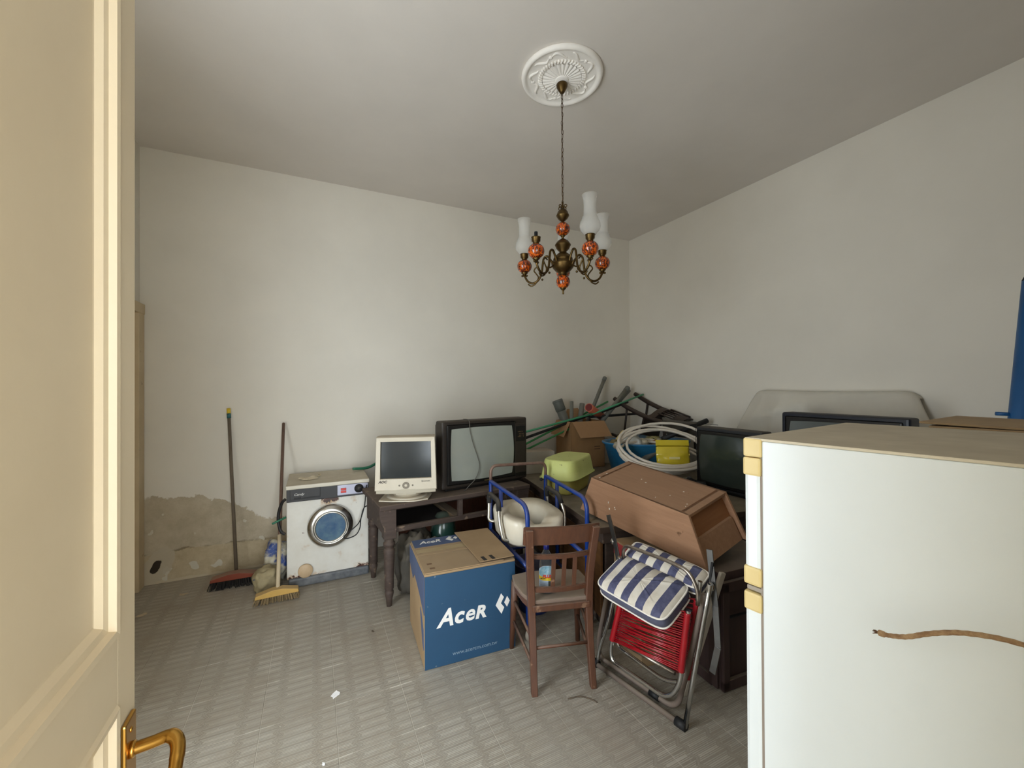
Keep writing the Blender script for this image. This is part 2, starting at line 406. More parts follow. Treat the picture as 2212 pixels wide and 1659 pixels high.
bm = bmesh.new(); box(bm, (0.25, HALL_Y / 2 - 0.22, -0.06), (HX1 - HX0 + 0.24, -HALL_Y - 0.2, 0.11)); struct('floor_added_hall', bm, M('hall_terrazzo', (170, 160, 146), 0.5, rgb2=(150, 140, 126), scale=40))

m_cream = M('cream_door_paint', (224, 206, 174), 0.42, rgb2=(217, 198, 166), scale=3.0, bump=0.08, bscale=60)
m_casing = M('casing_paint', (206, 188, 156), 0.6, rgb2=(190, 171, 138), scale=5.0, bump=0.15, spots=((92, 74, 54), 9.0, 0.66, 0.05))
# tall window in the side wall: frame, mullion and glass panes
w1 = tag(bpy.data.objects.new('window_1', None), kind='structure'); COL.objects.link(w1)
bm = bmesh.new(); wx = XL - 0.10
for y in (WIN_Y0 + 0.025, WIN_Y1 - 0.025): box(bm, (wx, y, (WIN_Z0 + WIN_Z1) / 2), (0.05, 0.05, WIN_Z1 - WIN_Z0), 0.004)
for z in (WIN_Z0 + 0.025, WIN_Z1 - 0.025): box(bm, (wx, (WIN_Y0 + WIN_Y1) / 2, z), (0.05, WIN_Y1 - WIN_Y0, 0.05), 0.004)
obj('window_frame', bm, m_cream, w1)
bm = bmesh.new(); box(bm, (wx, (WIN_Y0 + WIN_Y1) / 2, (WIN_Z0 + WIN_Z1) / 2), (0.045, 0.05, WIN_Z1 - WIN_Z0), 0.004); obj('mullion', bm, m_cream, w1)
# the closed door near the corner: casing boards and the leaf set back in the wall
d2 = tag(bpy.data.objects.new('door_2', None), kind='structure'); COL.objects.link(d2)
bm = bmesh.new(); box(bm, (XL - 0.075, 3.46, 1.02), (0.04, 0.92, 2.05)); obj('door_leaf', bm, m_casing, d2)
for y0, y1 in ((3.90, 4.005), (2.91, 3.015)):
    bm = bmesh.new(); box(bm, (XL + 0.012, (y0 + y1) / 2, 1.03), (0.036, y1 - y0, 2.06), 0.004); box(bm, (XL - 0.03, (y0 + y1) / 2, 1.03), (0.06, (y1 - y0) * 0.5, 2.06)); obj('casing_board', bm, m_casing, d2)
bm = bmesh.new(); box(bm, (XL + 0.014, 3.458, 2.095), (0.040, 1.097, 0.075), 0.004); obj('casing_head', bm, m_casing, d2)

# the open door leaf beside the camera
d1 = tag(bpy.data.objects.new('door_1', None), kind='structure'); COL.objects.link(d1); d1.location = (-0.27, 0.035, 0.012)
LW, LH, LT = 0.785, 2.19, 0.042                     # leaf runs along +Y, visible face at local x = +LT/2
def leaf_frame(bm, y0, y1, z0, z1): box(bm, (0, (y0 + y1) / 2, (z0 + z1) / 2), (LT, y1 - y0, z1 - z0), 0.0005, seg=1)
ST = 0.060; ZP = [(0.18, 1.045), (1.140, LH - 0.12)]
for nm, a in (('stile', (LW - ST, LW, 0, LH)), ('stile', (0, ST + 0.02, 0, LH)), ('rail', (ST + 0.02, LW - ST, 0, ZP[0][0])), ('rail', (ST + 0.02, LW - ST, ZP[0][1], ZP[1][0])), ('rail', (ST + 0.02, LW - ST, ZP[1][1], LH))):
    bm = bmesh.new(); leaf_frame(bm, *a); obj(nm, bm, m_cream, d1)
for z0, z1 in ZP:
    y0, y1 = ST + 0.02, LW - ST
    bm = bmesh.new(); box(bm, (0, (y0 + y1) / 2, (z0 + z1) / 2), (0.012, y1 - y0, z1 - z0)); obj('panel', bm, m_cream, d1)
    bm = bmesh.new()                                # stepped moulding running round the panel on both faces
    for s in (1, -1):
        prof = [(0.0, LT / 2 - 0.0005), (0.004, LT / 2 + 0.004), (0.012, LT / 2 + 0.003), (0.015, 0.016), (0.024, 0.014), (0.030, 0.0065), (0.036, 0.0055)]
        loop = [(y0, z0, 1, 1), (y1, z0, -1, 1), (y1, z1, -1, -1), (y0, z1, 1, -1)]
        rows = [[bm.verts.new((s * px, cy + sy * d, cz + sz * d)) for (d, px) in prof] for (cy, cz, sy, sz) in loop]
        for k in range(4):
            A, B = rows[k], rows[(k + 1) % 4]
            for q in range(len(prof) - 1): bm.faces.new((A[q], A[q + 1], B[q + 1], B[q]))
    obj('moulding', bm, m_cream, d1)
m_brass = M('polished_brass', (214, 166, 84), 0.24, 1.0, rgb2=(196, 146, 66), scale=20)
hd = thing('door_handle', None, None); hd.parent = d1; hd.location = (LT / 2, LW - 0.032, 0.905)
P('backplate', m_brass, hd, box, (0.003, 0, 0.0), (0.006, 0.040, 0.20), 0.0028)
bm = bmesh.new(); lathe(bm, [(0.011, 0), (0.011, 0.004), (0.008, 0.006)], mat=Matrix.Rotation(R_(90), 3, 'Y'), c=(0.006, 0, 0.052)); obj('rosette_collar', bm, m_brass, hd)
bm = bmesh.new()
tube(bm, cat([(0.004, 0, 0.052), (0.030, 0, 0.054), (0.052, -0.002, 0.057), (0.063, -0.012, 0.050), (0.066, -0.030, 0.036), (0.066, -0.055, 0.020), (0.066, -0.085, 0.014), (0.065, -0.105, 0.018)], 6),
     [0.0085] * 12 + [0.0095] * 12 + [0.0088] * 12 + [0.0075] * 7, 14); obj('lever', bm, m_brass, hd)
for z in (0.082, -0.082):
    bm = bmesh.new(); ball(bm, (0.006, 0, z), (0.002, 0.004, 0.004), 10, 6); obj('screw', bm, m_brass, hd)
P('latch_plate', M('worn_steel', (150, 140, 120), 0.4, 0.8), d1, box, (0, LW + 0.0006, 0.94), (0.022, 0.0015, 0.16), 0.0005)
# ------------------------------------------------------------------ shared object materials
m_dark = M('matt_black_plastic', (28, 27, 27), 0.55, dust=0.35)
m_black = M('black_rubber', (22, 22, 23), 0.65)
m_chrome = M('chrome', (205, 205, 203), 0.16, 1.0, rgb2=(190, 190, 188), scale=12)
m_chrome_old = M('dull_chrome', (178, 172, 162), 0.30, 1.0, rgb2=(110, 92, 80), scale=16, contrast=0.3, dust=0.35)
m_alu = M('brushed_aluminium', (196, 193, 184), 0.34, 1.0)
m_card = M('cardboard', (152, 126, 93), 0.9, rgb2=(166, 140, 106), scale=6, bump=0.06, bscale=60)
m_card_dark = M('old_cardboard', (133, 100, 64), 0.9, rgb2=(148, 114, 76), scale=6, bump=0.05, bscale=60)
m_white_print = M('white_print', (226, 224, 220), 0.6)
m_white_pl = M('white_plastic', (226, 220, 203), 0.35, rgb2=(214, 206, 186), scale=5, dust=0.4, dustc=(176, 160, 130))

# ------------------------------------------------------------------ ceiling rose and chandelier
CX, CY = 1.337, 2.058
m_plaster = M('white_plaster', (238, 234, 228), 0.7, bump=0.05, bscale=80)
rose = thing('ceiling_rose', 'round white plaster ceiling rose with fluted centre above the chandelier', 'ceiling rose', (CX - 0.012, CY - 0.018, HC))
bm = bmesh.new(); lathe(bm, [(0.0, 0.0), (0.238, 0.0), (0.240, -0.006), (0.236, -0.020), (0.226, -0.026), (0.214, -0.022), (0.208, -0.013), (0.200, -0.011), (0.140, -0.012), (0.0, -0.012)], seg=64); obj('rim_disc', bm, m_plaster, rose)
bm = bmesh.new()                                    # scrolled leaf relief between the rings
for k in range(5):
    a0 = 2 * math.pi * k / 5
    for s in (1, -1):
        pts = [((0.172 + 0.018 * math.sin(t * 5.0) * s) * math.cos(a0 + s * (0.06 + t * 0.50)), (0.172 + 0.018 * math.sin(t * 5.0) * s) * math.sin(a0 + s * (0.06 + t * 0.50)), -0.013) for t in [q / 14 for q in range(15)]]
        tube(bm, pts, [0.003 + 0.005 * math.sin(math.pi * q / 14) for q in range(15)], 6)
    ball(bm, (0.172 * math.cos(a0), 0.172 * math.sin(a0), -0.013), (0.012, 0.012, 0.006), 10, 6)
obj('leaf_relief', bm, m_plaster, rose)
bm = bmesh.new()
for k in range(44):
    a = 2 * math.pi * k / 44; R = Matrix.Rotation(a, 3, 'Z') @ Matrix.Rotation(0.5, 3, 'X')
    box(bm, (0.129 * math.cos(a), 0.129 * math.sin(a), -0.015), (0.026, 0.012, 0.016), 0.004, Matrix.Rotation(a + 0.4, 3, 'Z'), 1)
obj('rope_ring', bm, m_plaster, rose)
bm = bmesh.new(); n = 26
def flute(u, v):
    a = 2 * math.pi * u; r = 0.03 + 0.085 * v
    return Vector((r * math.cos(a), r * math.sin(a), -0.013 - 0.013 * (1 - v) - 0.006 * abs(math.sin(a * n / 2)) * (0.4 + v)))
surf(bm, flute, n * 8, 8, closed_u=True); lathe(bm, [(0.0, -0.032), (0.036, -0.032), (0.040, -0.028), (0.040, -0.012)], seg=40); obj('fluted_centre', bm, m_plaster, rose)

m_abrass = M('antique_brass', (104, 84, 50), 0.40, 1.0, rgb2=(80, 62, 37), scale=30, contrast=0.3)
m_chain = M('dark_chain', (92, 72, 52), 0.5, 0.9)
def amber():
    m = bpy.data.materials.new('amber_tortoise_glass'); m.use_nodes = True
    N, L, ma, rng, noi, mix = node_tools(m); b = N['Principled BSDF']
    tc = N.new('ShaderNodeTexCoord').outputs['Object']; mp = N.new('ShaderNodeMapping'); mp.inputs['Scale'].default_value = (1, 1, 0.45); L.new(tc, mp.inputs['Vector'])
    n = noi(mp.outputs['Vector'], 110, 4, 0.65)
    c = mix(rng(n, 0.44, 0.52), lin((200, 84, 14)), lin((70, 24, 10))); c = mix(rng(noi(tc, 60, 2), 0.55, 0.7, 0, 0.6), c, lin((222, 120, 34)))
    L.new(c, b.inputs['Base Color']); b.inputs['Roughness'].default_value = 0.18; b.inputs['Coat Weight'].default_value = 0.45; b.inputs['Coat Roughness'].default_value = 0.03
    return m
m_amber = amber()
def frosted():
    m = bpy.data.materials.new('frosted_glass'); m.use_nodes = True; b = m.node_tree.nodes['Principled BSDF']
    b.inputs['Base Color'].default_value = (0.93, 0.93, 0.90, 1); b.inputs['Roughness'].default_value = 0.35
    b.inputs['Transmission Weight'].default_value = 0.55; b.inputs['IOR'].default_value = 1.15; b.inputs['Alpha'].default_value = 0.30
    return m
m_frost = frosted()
ch = thing('chandelier', 'antique brass five-arm chandelier with amber glass balls and frosted chimney shades', 'chandelier', (CX, CY, 0))
P('canopy', m_abrass, ch, lathe, [(0.030, 3.306), (0.034, 3.300), (0.031, 3.285), (0.018, 3.262), (0.012, 3.252), (0.0, 3.248)])
link = None; zt = 3.245; k = 0
while zt > 2.60:
    if link is None:
        bm = bmesh.new(); tube(bm, [(0.0062 * math.cos(t), 0, 0.0155 * math.sin(t)) for t in [2 * math.pi * q / 16 for q in range(16)]], 0.0016, 6, closed=True)
        o = obj('chain_link', bm, m_chain, ch); link = o.data
    else:
        o = bpy.data.objects.new('chain_link', link); COL.objects.link(o); o.parent = ch
    o.location = (0.0012 * math.sin(k * 1.7), 0.001 * math.cos(k), zt - 0.0155); o.rotation_euler = (0, 0, R_(90) * (k % 2) + 0.25 * math.sin(k * 2.1)); zt -= 0.0265; k += 1
bm = bmesh.new(); tube(bm, cat([(0.002 * math.sin(q * 1.3), 0.003 * math.cos(q * 1.1), 3.25 - q * 0.065) for q in range(11)], 4), 0.0014, 6); obj('flex_cord', bm, m_chain, ch)
bm = bmesh.new()                                    # crown of small loops
for q in range(4):
    a = q * math.pi / 2 + 0.3; tube(bm, [(math.cos(a) * (0.020 + 0.012 * math.cos(t)), math.sin(a) * (0.020 + 0.012 * math.cos(t)), 2.568 + 0.010 * math.sin(t)) for t in [2 * math.pi * w / 12 for w in range(12)]], 0.0028, 6, closed=True)
tube(bm, [(0, 0, 2.55), (0, 0, 2.60)], 0.005, 8); obj('crown', bm, m_abrass, ch)
P('upper_brass_ball', m_abrass, ch, lathe, [(0.008, 2.560), (0.018, 2.552), (0.030, 2.540), (0.036, 2.522), (0.039, 2.517), (0.036, 2.511), (0.026, 2.496), (0.012, 2.484), (0.006, 2.478)])
P('glass_ball', m_amber, ch, ball, (0, 0, 2.436), (0.043, 0.043, 0.041), 24, 16)
P('stem', m_abrass, ch, lathe, [(0.007, 2.482), (0.007, 2.400), (0.016, 2.398), (0.012, 2.392), (0.007, 2.386), (0.007, 2.372)])
P('lower_brass_ball', m_abrass, ch, lathe, [(0.007, 2.380), (0.018, 2.374), (0.034, 2.362), (0.045, 2.346), (0.048, 2.340), (0.044, 2.334), (0.036, 2.316), (0.020, 2.300), (0.020, 2.294)])
P('urn', m_abrass, ch, lathe, [(0.016, 2.300), (0.030, 2.290), (0.046, 2.276), (0.056, 2.262), (0.058, 2.252), (0.054, 2.248), (0.064, 2.238), (0.070, 2.228), (0.066, 2.220), (0.062, 2.206), (0.046, 2.188), (0.032, 2.178), (0.024, 2.172), (0.024, 2.160), (0.016, 2.158)])
P('glass_ball', m_amber, ch, ball, (0, 0, 2.122), (0.042, 0.042, 0.042), 24, 16)
P('finial', m_abrass, ch, lathe, [(0.0, 2.090), (0.020, 2.088), (0.016, 2.078), (0.008, 2.072), (0.005, 2.064), (0.0055, 2.050), (0.0, 2.046)])
away = math.atan2(CY, CX)
for i in range(5):
    a = away + 2 * math.pi * i / 5
    arm = thing('arm', None, None); arm.parent = ch; arm.rotation_euler = (0, 0, a)
    bm = bmesh.new()
    tube(bm, cat([(0.060, 0, 2.225), (0.078, 0, 2.262), (0.100, 0, 2.288), (0.122, 0, 2.276), (0.130, 0, 2.235), (0.138, 0, 2.185), (0.160, 0, 2.148), (0.195, 0, 2.134), (0.228, 0, 2.150), (0.246, 0, 2.180), (0.250, 0, 2.205)], 5), 0.0066, 10)
    obj('scroll_tube', bm, m_abrass, arm)
    bm = bmesh.new()
    tube(bm, cat([(0.105, 0, 2.225), (0.092, 0, 2.205), (0.108, 0, 2.190), (0.128, 0, 2.180)], 5), 0.0045, 8)
    tube(bm, cat([(0.150, 0, 2.220), (0.172, 0, 2.228), (0.186, 0, 2.210), (0.172, 0, 2.190), (0.158, 0, 2.165), (0.176, 0, 2.130), (0.205, 0, 2.118), (0.225, 0, 2.132)], 5), 0.0042, 8)
    for q in ((0.235, 2.186), (0.265, 2.188), (0.132, 2.150)): ball(bm, (q[0], 0, q[1]), 0.007, 10, 6)
    obj('scroll_leaf', bm, m_abrass, arm)
    bm = bmesh.new(); lathe(bm, [(0.006, 2.180), (0.012, 2.196), (0.022, 2.204), (0.018, 2.208)], c=(0.25, 0, 0), seg=18); obj('drip_cup', bm, m_abrass, arm); bm = bmesh.new(); lathe(bm, [(0.012, 2.284), (0.017, 2.290), (0.018, 2.296), (0.024, 2.300), (0.025, 2.318), (0.027, 2.322), (0.022, 2.322), (0.0, 2.318)], c=(0.25, 0, 0), seg=22); obj('lamp_cup', bm, m_abrass, arm)
    bm = bmesh.new(); ball(bm, (0.25, 0, 2.246), (0.046, 0.046, 0.042), 24, 16); obj('glass_ball', bm, m_amber, arm)
    if i == 2:                                      # the arm without its shade shows the bare lamp holder
        bm = bmesh.new(); tube(bm, [(0.25, 0, 2.318), (0.25, 0, 2.352)], 0.010, 12); tube(bm, [(0.262, 0.004, 2.318), (0.264, 0.005, 2.338)], 0.005, 8); obj('lamp_holder', bm, m_black, arm)
    else:
        bm = bmesh.new(); lathe(bm, [(0.021, 2.320), (0.036, 2.330), (0.050, 2.346), (0.056, 2.366), (0.053, 2.388), (0.044, 2.404), (0.043, 2.414), (0.038, 2.418), (0.034, 2.432), (0.033, 2.480), (0.035, 2.515), (0.043, 2.538)], c=(0.25, 0, 0), seg=32)
        for f in [f for f in bm.faces if len(f.verts) > 4]: bm.faces.remove(f)
        solid(obj('glass_shade', bm, m_frost, arm), 0.0015)

# ------------------------------------------------------------------ washing machine
def washer_white():
    m = bpy.data.materials.new('rusted_white_enamel'); m.use_nodes = True
    N, L, ma, rng, noi, mix = node_tools(m); b = N['Principled BSDF']; b.inputs['Roughness'].default_value = 0.35
    tc = N.new('ShaderNodeTexCoord').outputs['Object']; sx = N.new('ShaderNodeSeparateXYZ'); L.new(tc, sx.inputs['Vector']); x, z = sx.outputs['X'], sx.outputs['Z']
    n = noi(tc, 22, 6, 0.7); n2 = noi(tc, 9, 4, 0.6)
    low = rng(z, 0.115, 0.055); ends = ma('MAXIMUM', rng(x, 0.22, 0.10), rng(x, 0.42, 0.52))
    a = ma('MULTIPLY', ma('MULTIPLY', low, ends), 0.36)
    top = ma('MULTIPLY', rng(z, 0.575, 0.625), ma('MULTIPLY', rng(x, 0.20, 0.24), rng(x, 0.40, 0.34)))
    a = ma('ADD', a, ma('MULTIPLY', top, 0.30))
    rust = rng(ma('ADD', n, a), 0.685, 0.72)
    col = mix(rng(n2, 0.3, 0.7), lin((226, 224, 216)), lin((216, 212, 202)))
    col = mix(rng(ma('ADD', n2, a), 0.62, 0.85), col, lin((188, 150, 104)))
    col = mix(rust, col, mix(rng(n2, 0.45, 0.6), lin((84, 42, 22)), lin((48, 30, 24))))
    L.new(col, b.inputs['Base Color']); return m
m_wash = washer_white(); m_lid = M('lid_enamel', (206, 200, 184), 0.4, dust=0.75, dustc=(178, 166, 144))
m_panel = M('control_panel_black', (44, 43, 45), 0.45, rgb2=(36, 35, 36)); m_silver = M('silver_plate', (158, 158, 172), 0.35, 0.5)
m_plinth = M('grey_plinth', (70, 74, 80), 0.6, rgb2=(120, 122, 124), scale=12, contrast=0.2)
wm = thing('washing_machine', 'old white front-loading washing machine with rust patches, against the damp wall', 'washing machine', (-0.188, 3.466, 0))
WW, WD, WH = 0.580, 0.48, 0.765
P('body', m_wash, wm, box, (WW / 2, WD / 2 + 0.01, 0.36), (WW, WD - 0.02, 0.60), 0.006)
P('plinth', m_plinth, wm, box, (WW / 2 + 0.006, 0.035, 0.034), (WW - 0.012, 0.07, 0.066), 0.014)
P('rear_plinth', m_dark, wm, box, (WW / 2, WD - 0.06, 0.030), (WW - 0.03, 0.10, 0.06), 0.004)
P('lid', m_lid, wm, box, (WW / 2, WD / 2 - 0.004, WH - 0.014), (WW + 0.010, WD + 0.012, 0.030), 0.008)
P('control_panel', m_panel, wm, box, (WW / 2, WD / 2, 0.694), (WW, WD, 0.106), 0.004)
dr = P('detergent_drawer', m_panel, wm, box, (0.125, -0.001, 0.698), (0.205, 0.012, 0.076), 0.003)
P('drawer_grip', m_dark, dr, box, (0.072, -0.007, 0.672), (0.045, 0.008, 0.014), 0.003)
bm = bmesh.new(); box(bm, (0.165, -0.0075, 0.669), (0.105, 0.003, 0.004)); obj('drawer_groove', bm, m_black, dr)
text('brand_lettering', 'Candy', 0.024, m_white_print, wm, (0.048, -0.0078, 0.690), (R_(90), 0, 0), shear=0.35, sx=1.1)
sp = P('silver_plate', m_silver, wm, box, (0.462, -0.001, 0.694), (0.228, 0.010, 0.080), 0.004)
m_red = M('red_button', (200, 62, 54), 0.4)
for z in (0.703, 0.682): P('button', m_red, sp, box, (0.392, -0.008, z), (0.040, 0.010, 0.017), 0.004)
kn = P('knob', m_black, sp, lathe, [(0.034, 0), (0.034, 0.006), (0.030, 0.010), (0.026, 0.026), (0.0, 0.027)], c=(0.505, -0.005, 0.697), mat=Matrix.Rotation(R_(90), 3, 'X'))
P('knob_face', m_dark, kn, lathe, [(0.017, 0), (0.016, 0.003), (0, 0.0035)], c=(0.505, -0.032, 0.697), mat=Matrix.Rotation(R_(90), 3, 'X'))
Rf = Matrix.Rotation(R_(90), 3, 'X'); dc = (0.300, 0.006, 0.428)
dd = P('door_ring', M('porthole_chrome', (200, 198, 194), 0.22, 1.0), wm, lathe, [(0.140, 0.0), (0.164, 0.002), (0.165, 0.012), (0.160, 0.022), (0.126, 0.044), (0.120, 0.042), (0.118, 0.030), (0.112, 0.020)], c=dc, mat=Rf, seg=48)
P('seal', m_alu, dd, lathe, [(0.112, 0.030), (0.119, 0.040), (0.114, 0.046), (0.107, 0.042), (0.104, 0.034)], c=dc, mat=Rf, seg=48)
P('porthole_glass', M('blue_porthole_glass', (8, 66, 112), 0.25, rgb2=(84, 116, 134), scale=16, contrast=0.22, coat=0.2), dd, lathe, [(0.108, 0.036), (0.085, 0.030), (0.055, 0.024), (0.020, 0.022), (0.014, 0.030), (0.0, 0.032)], c=dc, mat=Rf, seg=48)
P('filter_cover', M('yellowed_cover', (206, 182, 150), 0.5, rgb2=(190, 160, 122), scale=14), wm, lathe, [(0.051, 0), (0.051, 0.010), (0.047, 0.014), (0.0, 0.014)], c=(0.125, 0.012, 0.112), mat=Rf, seg=32)
bm = bmesh.new(); tube(bm, cat([(0.565, -0.006, 0.715), (0.556, -0.030, 0.690), (0.548, -0.045, 0.600), (0.536, -0.050, 0.535), (0.500, -0.058, 0.440), (0.440, -0.066, 0.390), (0.398, -0.072, 0.362), (0.390, -0.074, 0.345), (0.425, -0.070, 0.335), (0.480, -0.062, 0.352), (0.508, -0.056, 0.400), (0.514, -0.054, 0.460), (0.535, -0.046, 0.540), (0.565, -0.030, 0.555), (0.588, 0.00, 0.530), (0.600, 0.03, 0.470), (0.598, 0.05, 0.38)], 6), 0.0042, 7); obj('power_cord', bm, m_black, wm)
bm = bmesh.new()
tube(bm, cat([(-0.008, 0.02, 0.665), (-0.030, 0.03, 0.64), (-0.052, 0.05, 0.57), (-0.056, 0.05, 0.50), (-0.04, 0.04, 0.43), (-0.012, 0.04, 0.40)], 6), 0.011, 10); obj('drain_hose', bm, m_dark, wm)
bm = bmesh.new(); tube(bm, cat([(-0.008, 0.06, 0.52), (-0.04, 0.04, 0.512), (-0.095, 0.03, 0.492)], 5), 0.008, 8); obj('water_inlet', bm, M('green_hose', (44, 112, 84), 0.5), wm)
bm = bmesh.new()
def scrap(u, v): return Vector((0.12 * u + 0.012 * math.sin(7 * v), 0.08 * v + 0.01 * math.sin(9 * u), 0.003 + 0.014 * abs(math.sin(3.3 * u + 2 * v)) * v))
surf(bm, scrap, 12, 8); sc = solid(obj('paper_scrap', bm, M('scrap_paper', (226, 216, 194), 0.9, rgb2=(200, 184, 152), scale=30), None, (-0.095, 3.60, WH + 0.002), (0, 0, 0.2)), 0.001, 1)
tag(sc, 'torn beige paper scrap lying on top of the washing machine', 'paper scrap')
bm = bmesh.new(); tube(bm, cat([(-0.02, 3.66, 0.772), (0.02, 3.69, 0.775), (0.045, 3.73, 0.778), (0.030, 3.77, 0.776)], 5), 0.003, 6); tag(obj('string_piece', bm, M('pale_string', (200, 186, 156), 0.9)), 'short pale bit of string on the washing machine lid', 'string')
bm = bmesh.new(); tube(bm, cat([(0.30, 3.80, 0.79), (0.42, 3.84, 0.782), (0.50, 3.90, 0.80), (0.60, 3.96, 0.84)], 6), 0.012, 10); tag(obj('green_garden_hose', bm, M('green_hose', (44, 112, 84), 0.5)), 'piece of green hose between the washing machine and the pale monitor', 'hose')

# ------------------------------------------------------------------ brooms and sacks
def broom(name, label, base, top, head_c, head_len, head_rot, hm, bm_mat, stick_m, hw, bl, cap=None, lower=None):
    t = thing(name, label, 'broom', (head_c[0], head_c[1], 0))
    o = Vector((head_c[0], head_c[1], 0)); a = Vector(base) - o; b = Vector(top) - o
    bm = bmesh.new(); tube(bm, [a, a.lerp(b, 0.5), b], [0.0125, 0.012, 0.0115], 12); ball(bm, b, 0.0115, 12, 8); st = obj('handle_stick', bm, stick_m, t)
    if cap:
        bm = bmesh.new(); tube(bm, [a.lerp(b, 0.945), a.lerp(b, 0.975)], 0.0145, 12); obj('grip_sleeve', bm, cap[0], st)
        bm = bmesh.new(); tube(bm, [a.lerp(b, 0.972), a.lerp(b, 1.008)], 0.0135, 12); obj('end_cap', bm, cap[1], st)
    if lower:
        bm = bmesh.new(); tube(bm, [a.lerp(b, 0.0), a.lerp(b, 0.30)], 0.0135, 12); obj('painted_ferrule', bm, lower, st)
    hr = Matrix.Rotation(head_rot, 3, 'Z'); bm = bmesh.new()
    prism(bm, [(-head_len / 2, bl), (head_len / 2, bl), (head_len / 2 * 0.97, bl + 0.022), (head_len * 0.12, bl + 0.045), (-head_len * 0.12, bl + 0.045), (-head_len / 2 * 0.97, bl + 0.022)], hw, hr @ Matrix.Rotation(R_(90), 3, 'X'), 0.004)
    obj('brush_head', bm, hm, t)
    bm = bmesh.new(); rnd = random.Random(3)
    for i in range(int(head_len * 900)):
        u = rnd.uniform(-0.5, 0.5); w = rnd.uniform(-0.46, 0.46)
        q0 = hr @ Vector((u * head_len * 0.97, w * hw, bl + 0.003)); q1 = hr @ Vector((u * head_len * (1.05 + rnd.uniform(0, 0.06)), w * hw * 1.9, rnd.uniform(0.001, 0.006)))
        tube(bm, [q0, q1], [0.0032, 0.0026], 4, caps=False)
    tag(obj('bristles', bm, bm_mat, t), kind='stuff')
    return t
m_stick = M('grey_broom_stick', (112, 100, 84), 0.7, rgb2=(92, 80, 66), scale=10, stretch=(6, 6, 1))
broom('broom', 'tall broom with orange head and black bristles, yellow-tipped grey handle against the damp wall', (-0.548, 3.80, 0.075), (-0.626, 3.985, 1.322), (-0.548, 3.725, 0), 0.30, R_(-1), M('orange_broom_head', (122, 52, 28), 0.6, dust=0.55), M('dark_bristles', (30, 25, 22), 0.8), m_stick, 0.075, 0.055,
      (M('teal_grip', (30, 84, 88), 0.5), M('yellow_cap', (206, 176, 44), 0.5)))
broom('broom', 'brown-handled push broom with yellowish worn bristles leaning beside the washing machine', (-0.236, 3.335, 0.055), (-0.236, 3.975, 1.19), (-0.238, 3.330, 0), 0.27, R_(2), M('yellow_broom_head', (196, 158, 84), 0.6, dust=0.4), M('straw_bristles', (158, 136, 98), 0.85, rgb2=(110, 92, 66), scale=40),
      M('brown_stick', (96, 72, 60), 0.65, rgb2=(112, 88, 74), scale=12, stretch=(6, 6, 1)), 0.06, 0.040, None, M('white_ferrule', (198, 182, 152), 0.6))
def sack(name, label, c, s, mat, seed, rotz=0.0, lump=0.12, power=0.75):
    bm = bmesh.new(); bmesh.ops.create_icosphere(bm, subdivisions=4, radius=1.0)
    for v in bm.verts:
        q = v.co.copy(); d = Vector((math.copysign(abs(q.x) ** power, q.x), math.copysign(abs(q.y) ** power, q.y), math.copysign(abs(q.z) ** power, q.z)))
        n = mnoise.noise(q * 1.9 + Vector((seed, seed * 2, 0))) * lump * 2 + mnoise.noise(q * 5.0 + Vector((0, seed, 3))) * lump
        n += -abs(mnoise.noise(q * 3.2 + Vector((seed, 1, 5)))) * lump * 1.2
        d = d * (1 + n); d.z = max(d.z, -0.86); v.co = Vector((d.x * s[0], d.y * s[1], (d.z + 0.86) / 1.86 * s[2]))
    o = obj(name, bm, mat, None, c, (0, 0, rotz), smooth=True); return tag(o, label, name.replace('_', ' ').split()[-1])
sack('plastic_sack', 'blue and white printed plastic sack slumped behind the push broom', (-0.275, 3.72, 0), (0.085, 0.10, 0.30), M('blue_white_sack', (44, 72, 140), 0.5, rgb2=(190, 184, 164), scale=11, contrast=0.06), 2.0)
sack('crumpled_bag', 'small crumpled beige bag on the floor between the two brooms', (-0.325, 3.535, 0), (0.085, 0.075, 0.17), M('beige_bag', (176, 162, 126), 0.8, rgb2=(146, 134, 104), scale=14, spots=((58, 74, 112), 12, 0.64, 0.03)), 5.0, 0.3)
# ------------------------------------------------------------------ old desk with open drawer bays, monitor and television on it
m_oldwood = M('dusty_dark_wood', (78, 64, 56), 0.7, rgb2=(60, 47, 41), scale=7, stretch=(1, 8, 8), bump=0.15, dust=0.55, dustc=(128, 112, 96), spots=((124, 104, 86), 16, 0.62, 0.08))
m_rawwood = M('raw_wood', (128, 108, 84), 0.85, rgb2=(104, 84, 62), scale=8, stretch=(8, 1, 8), dust=0.3)
TZ = 0.70; dk = thing('writing_desk', 'old dark turned-leg desk with missing drawers, carrying the monitor and the brown television', 'desk', (0.39, 2.84, 0), R_(5))
TW, TD = 1.20, 0.60
P('tabletop', m_oldwood, dk, box, (TW / 2, TD / 2, TZ - 0.0175), (TW, TD, 0.035), 0.010, None, 3)
leg_prof = [(0.018, 0.0), (0.022, 0.05), (0.030, 0.085), (0.030, 0.10), (0.024, 0.108), (0.031, 0.12), (0.031, 0.20), (0.036, 0.35), (0.038, 0.385), (0.030, 0.392), (0.030, 0.41), (0.040, 0.418), (0.040, 0.432), (0.030, 0.44), (0.034, 0.47)]
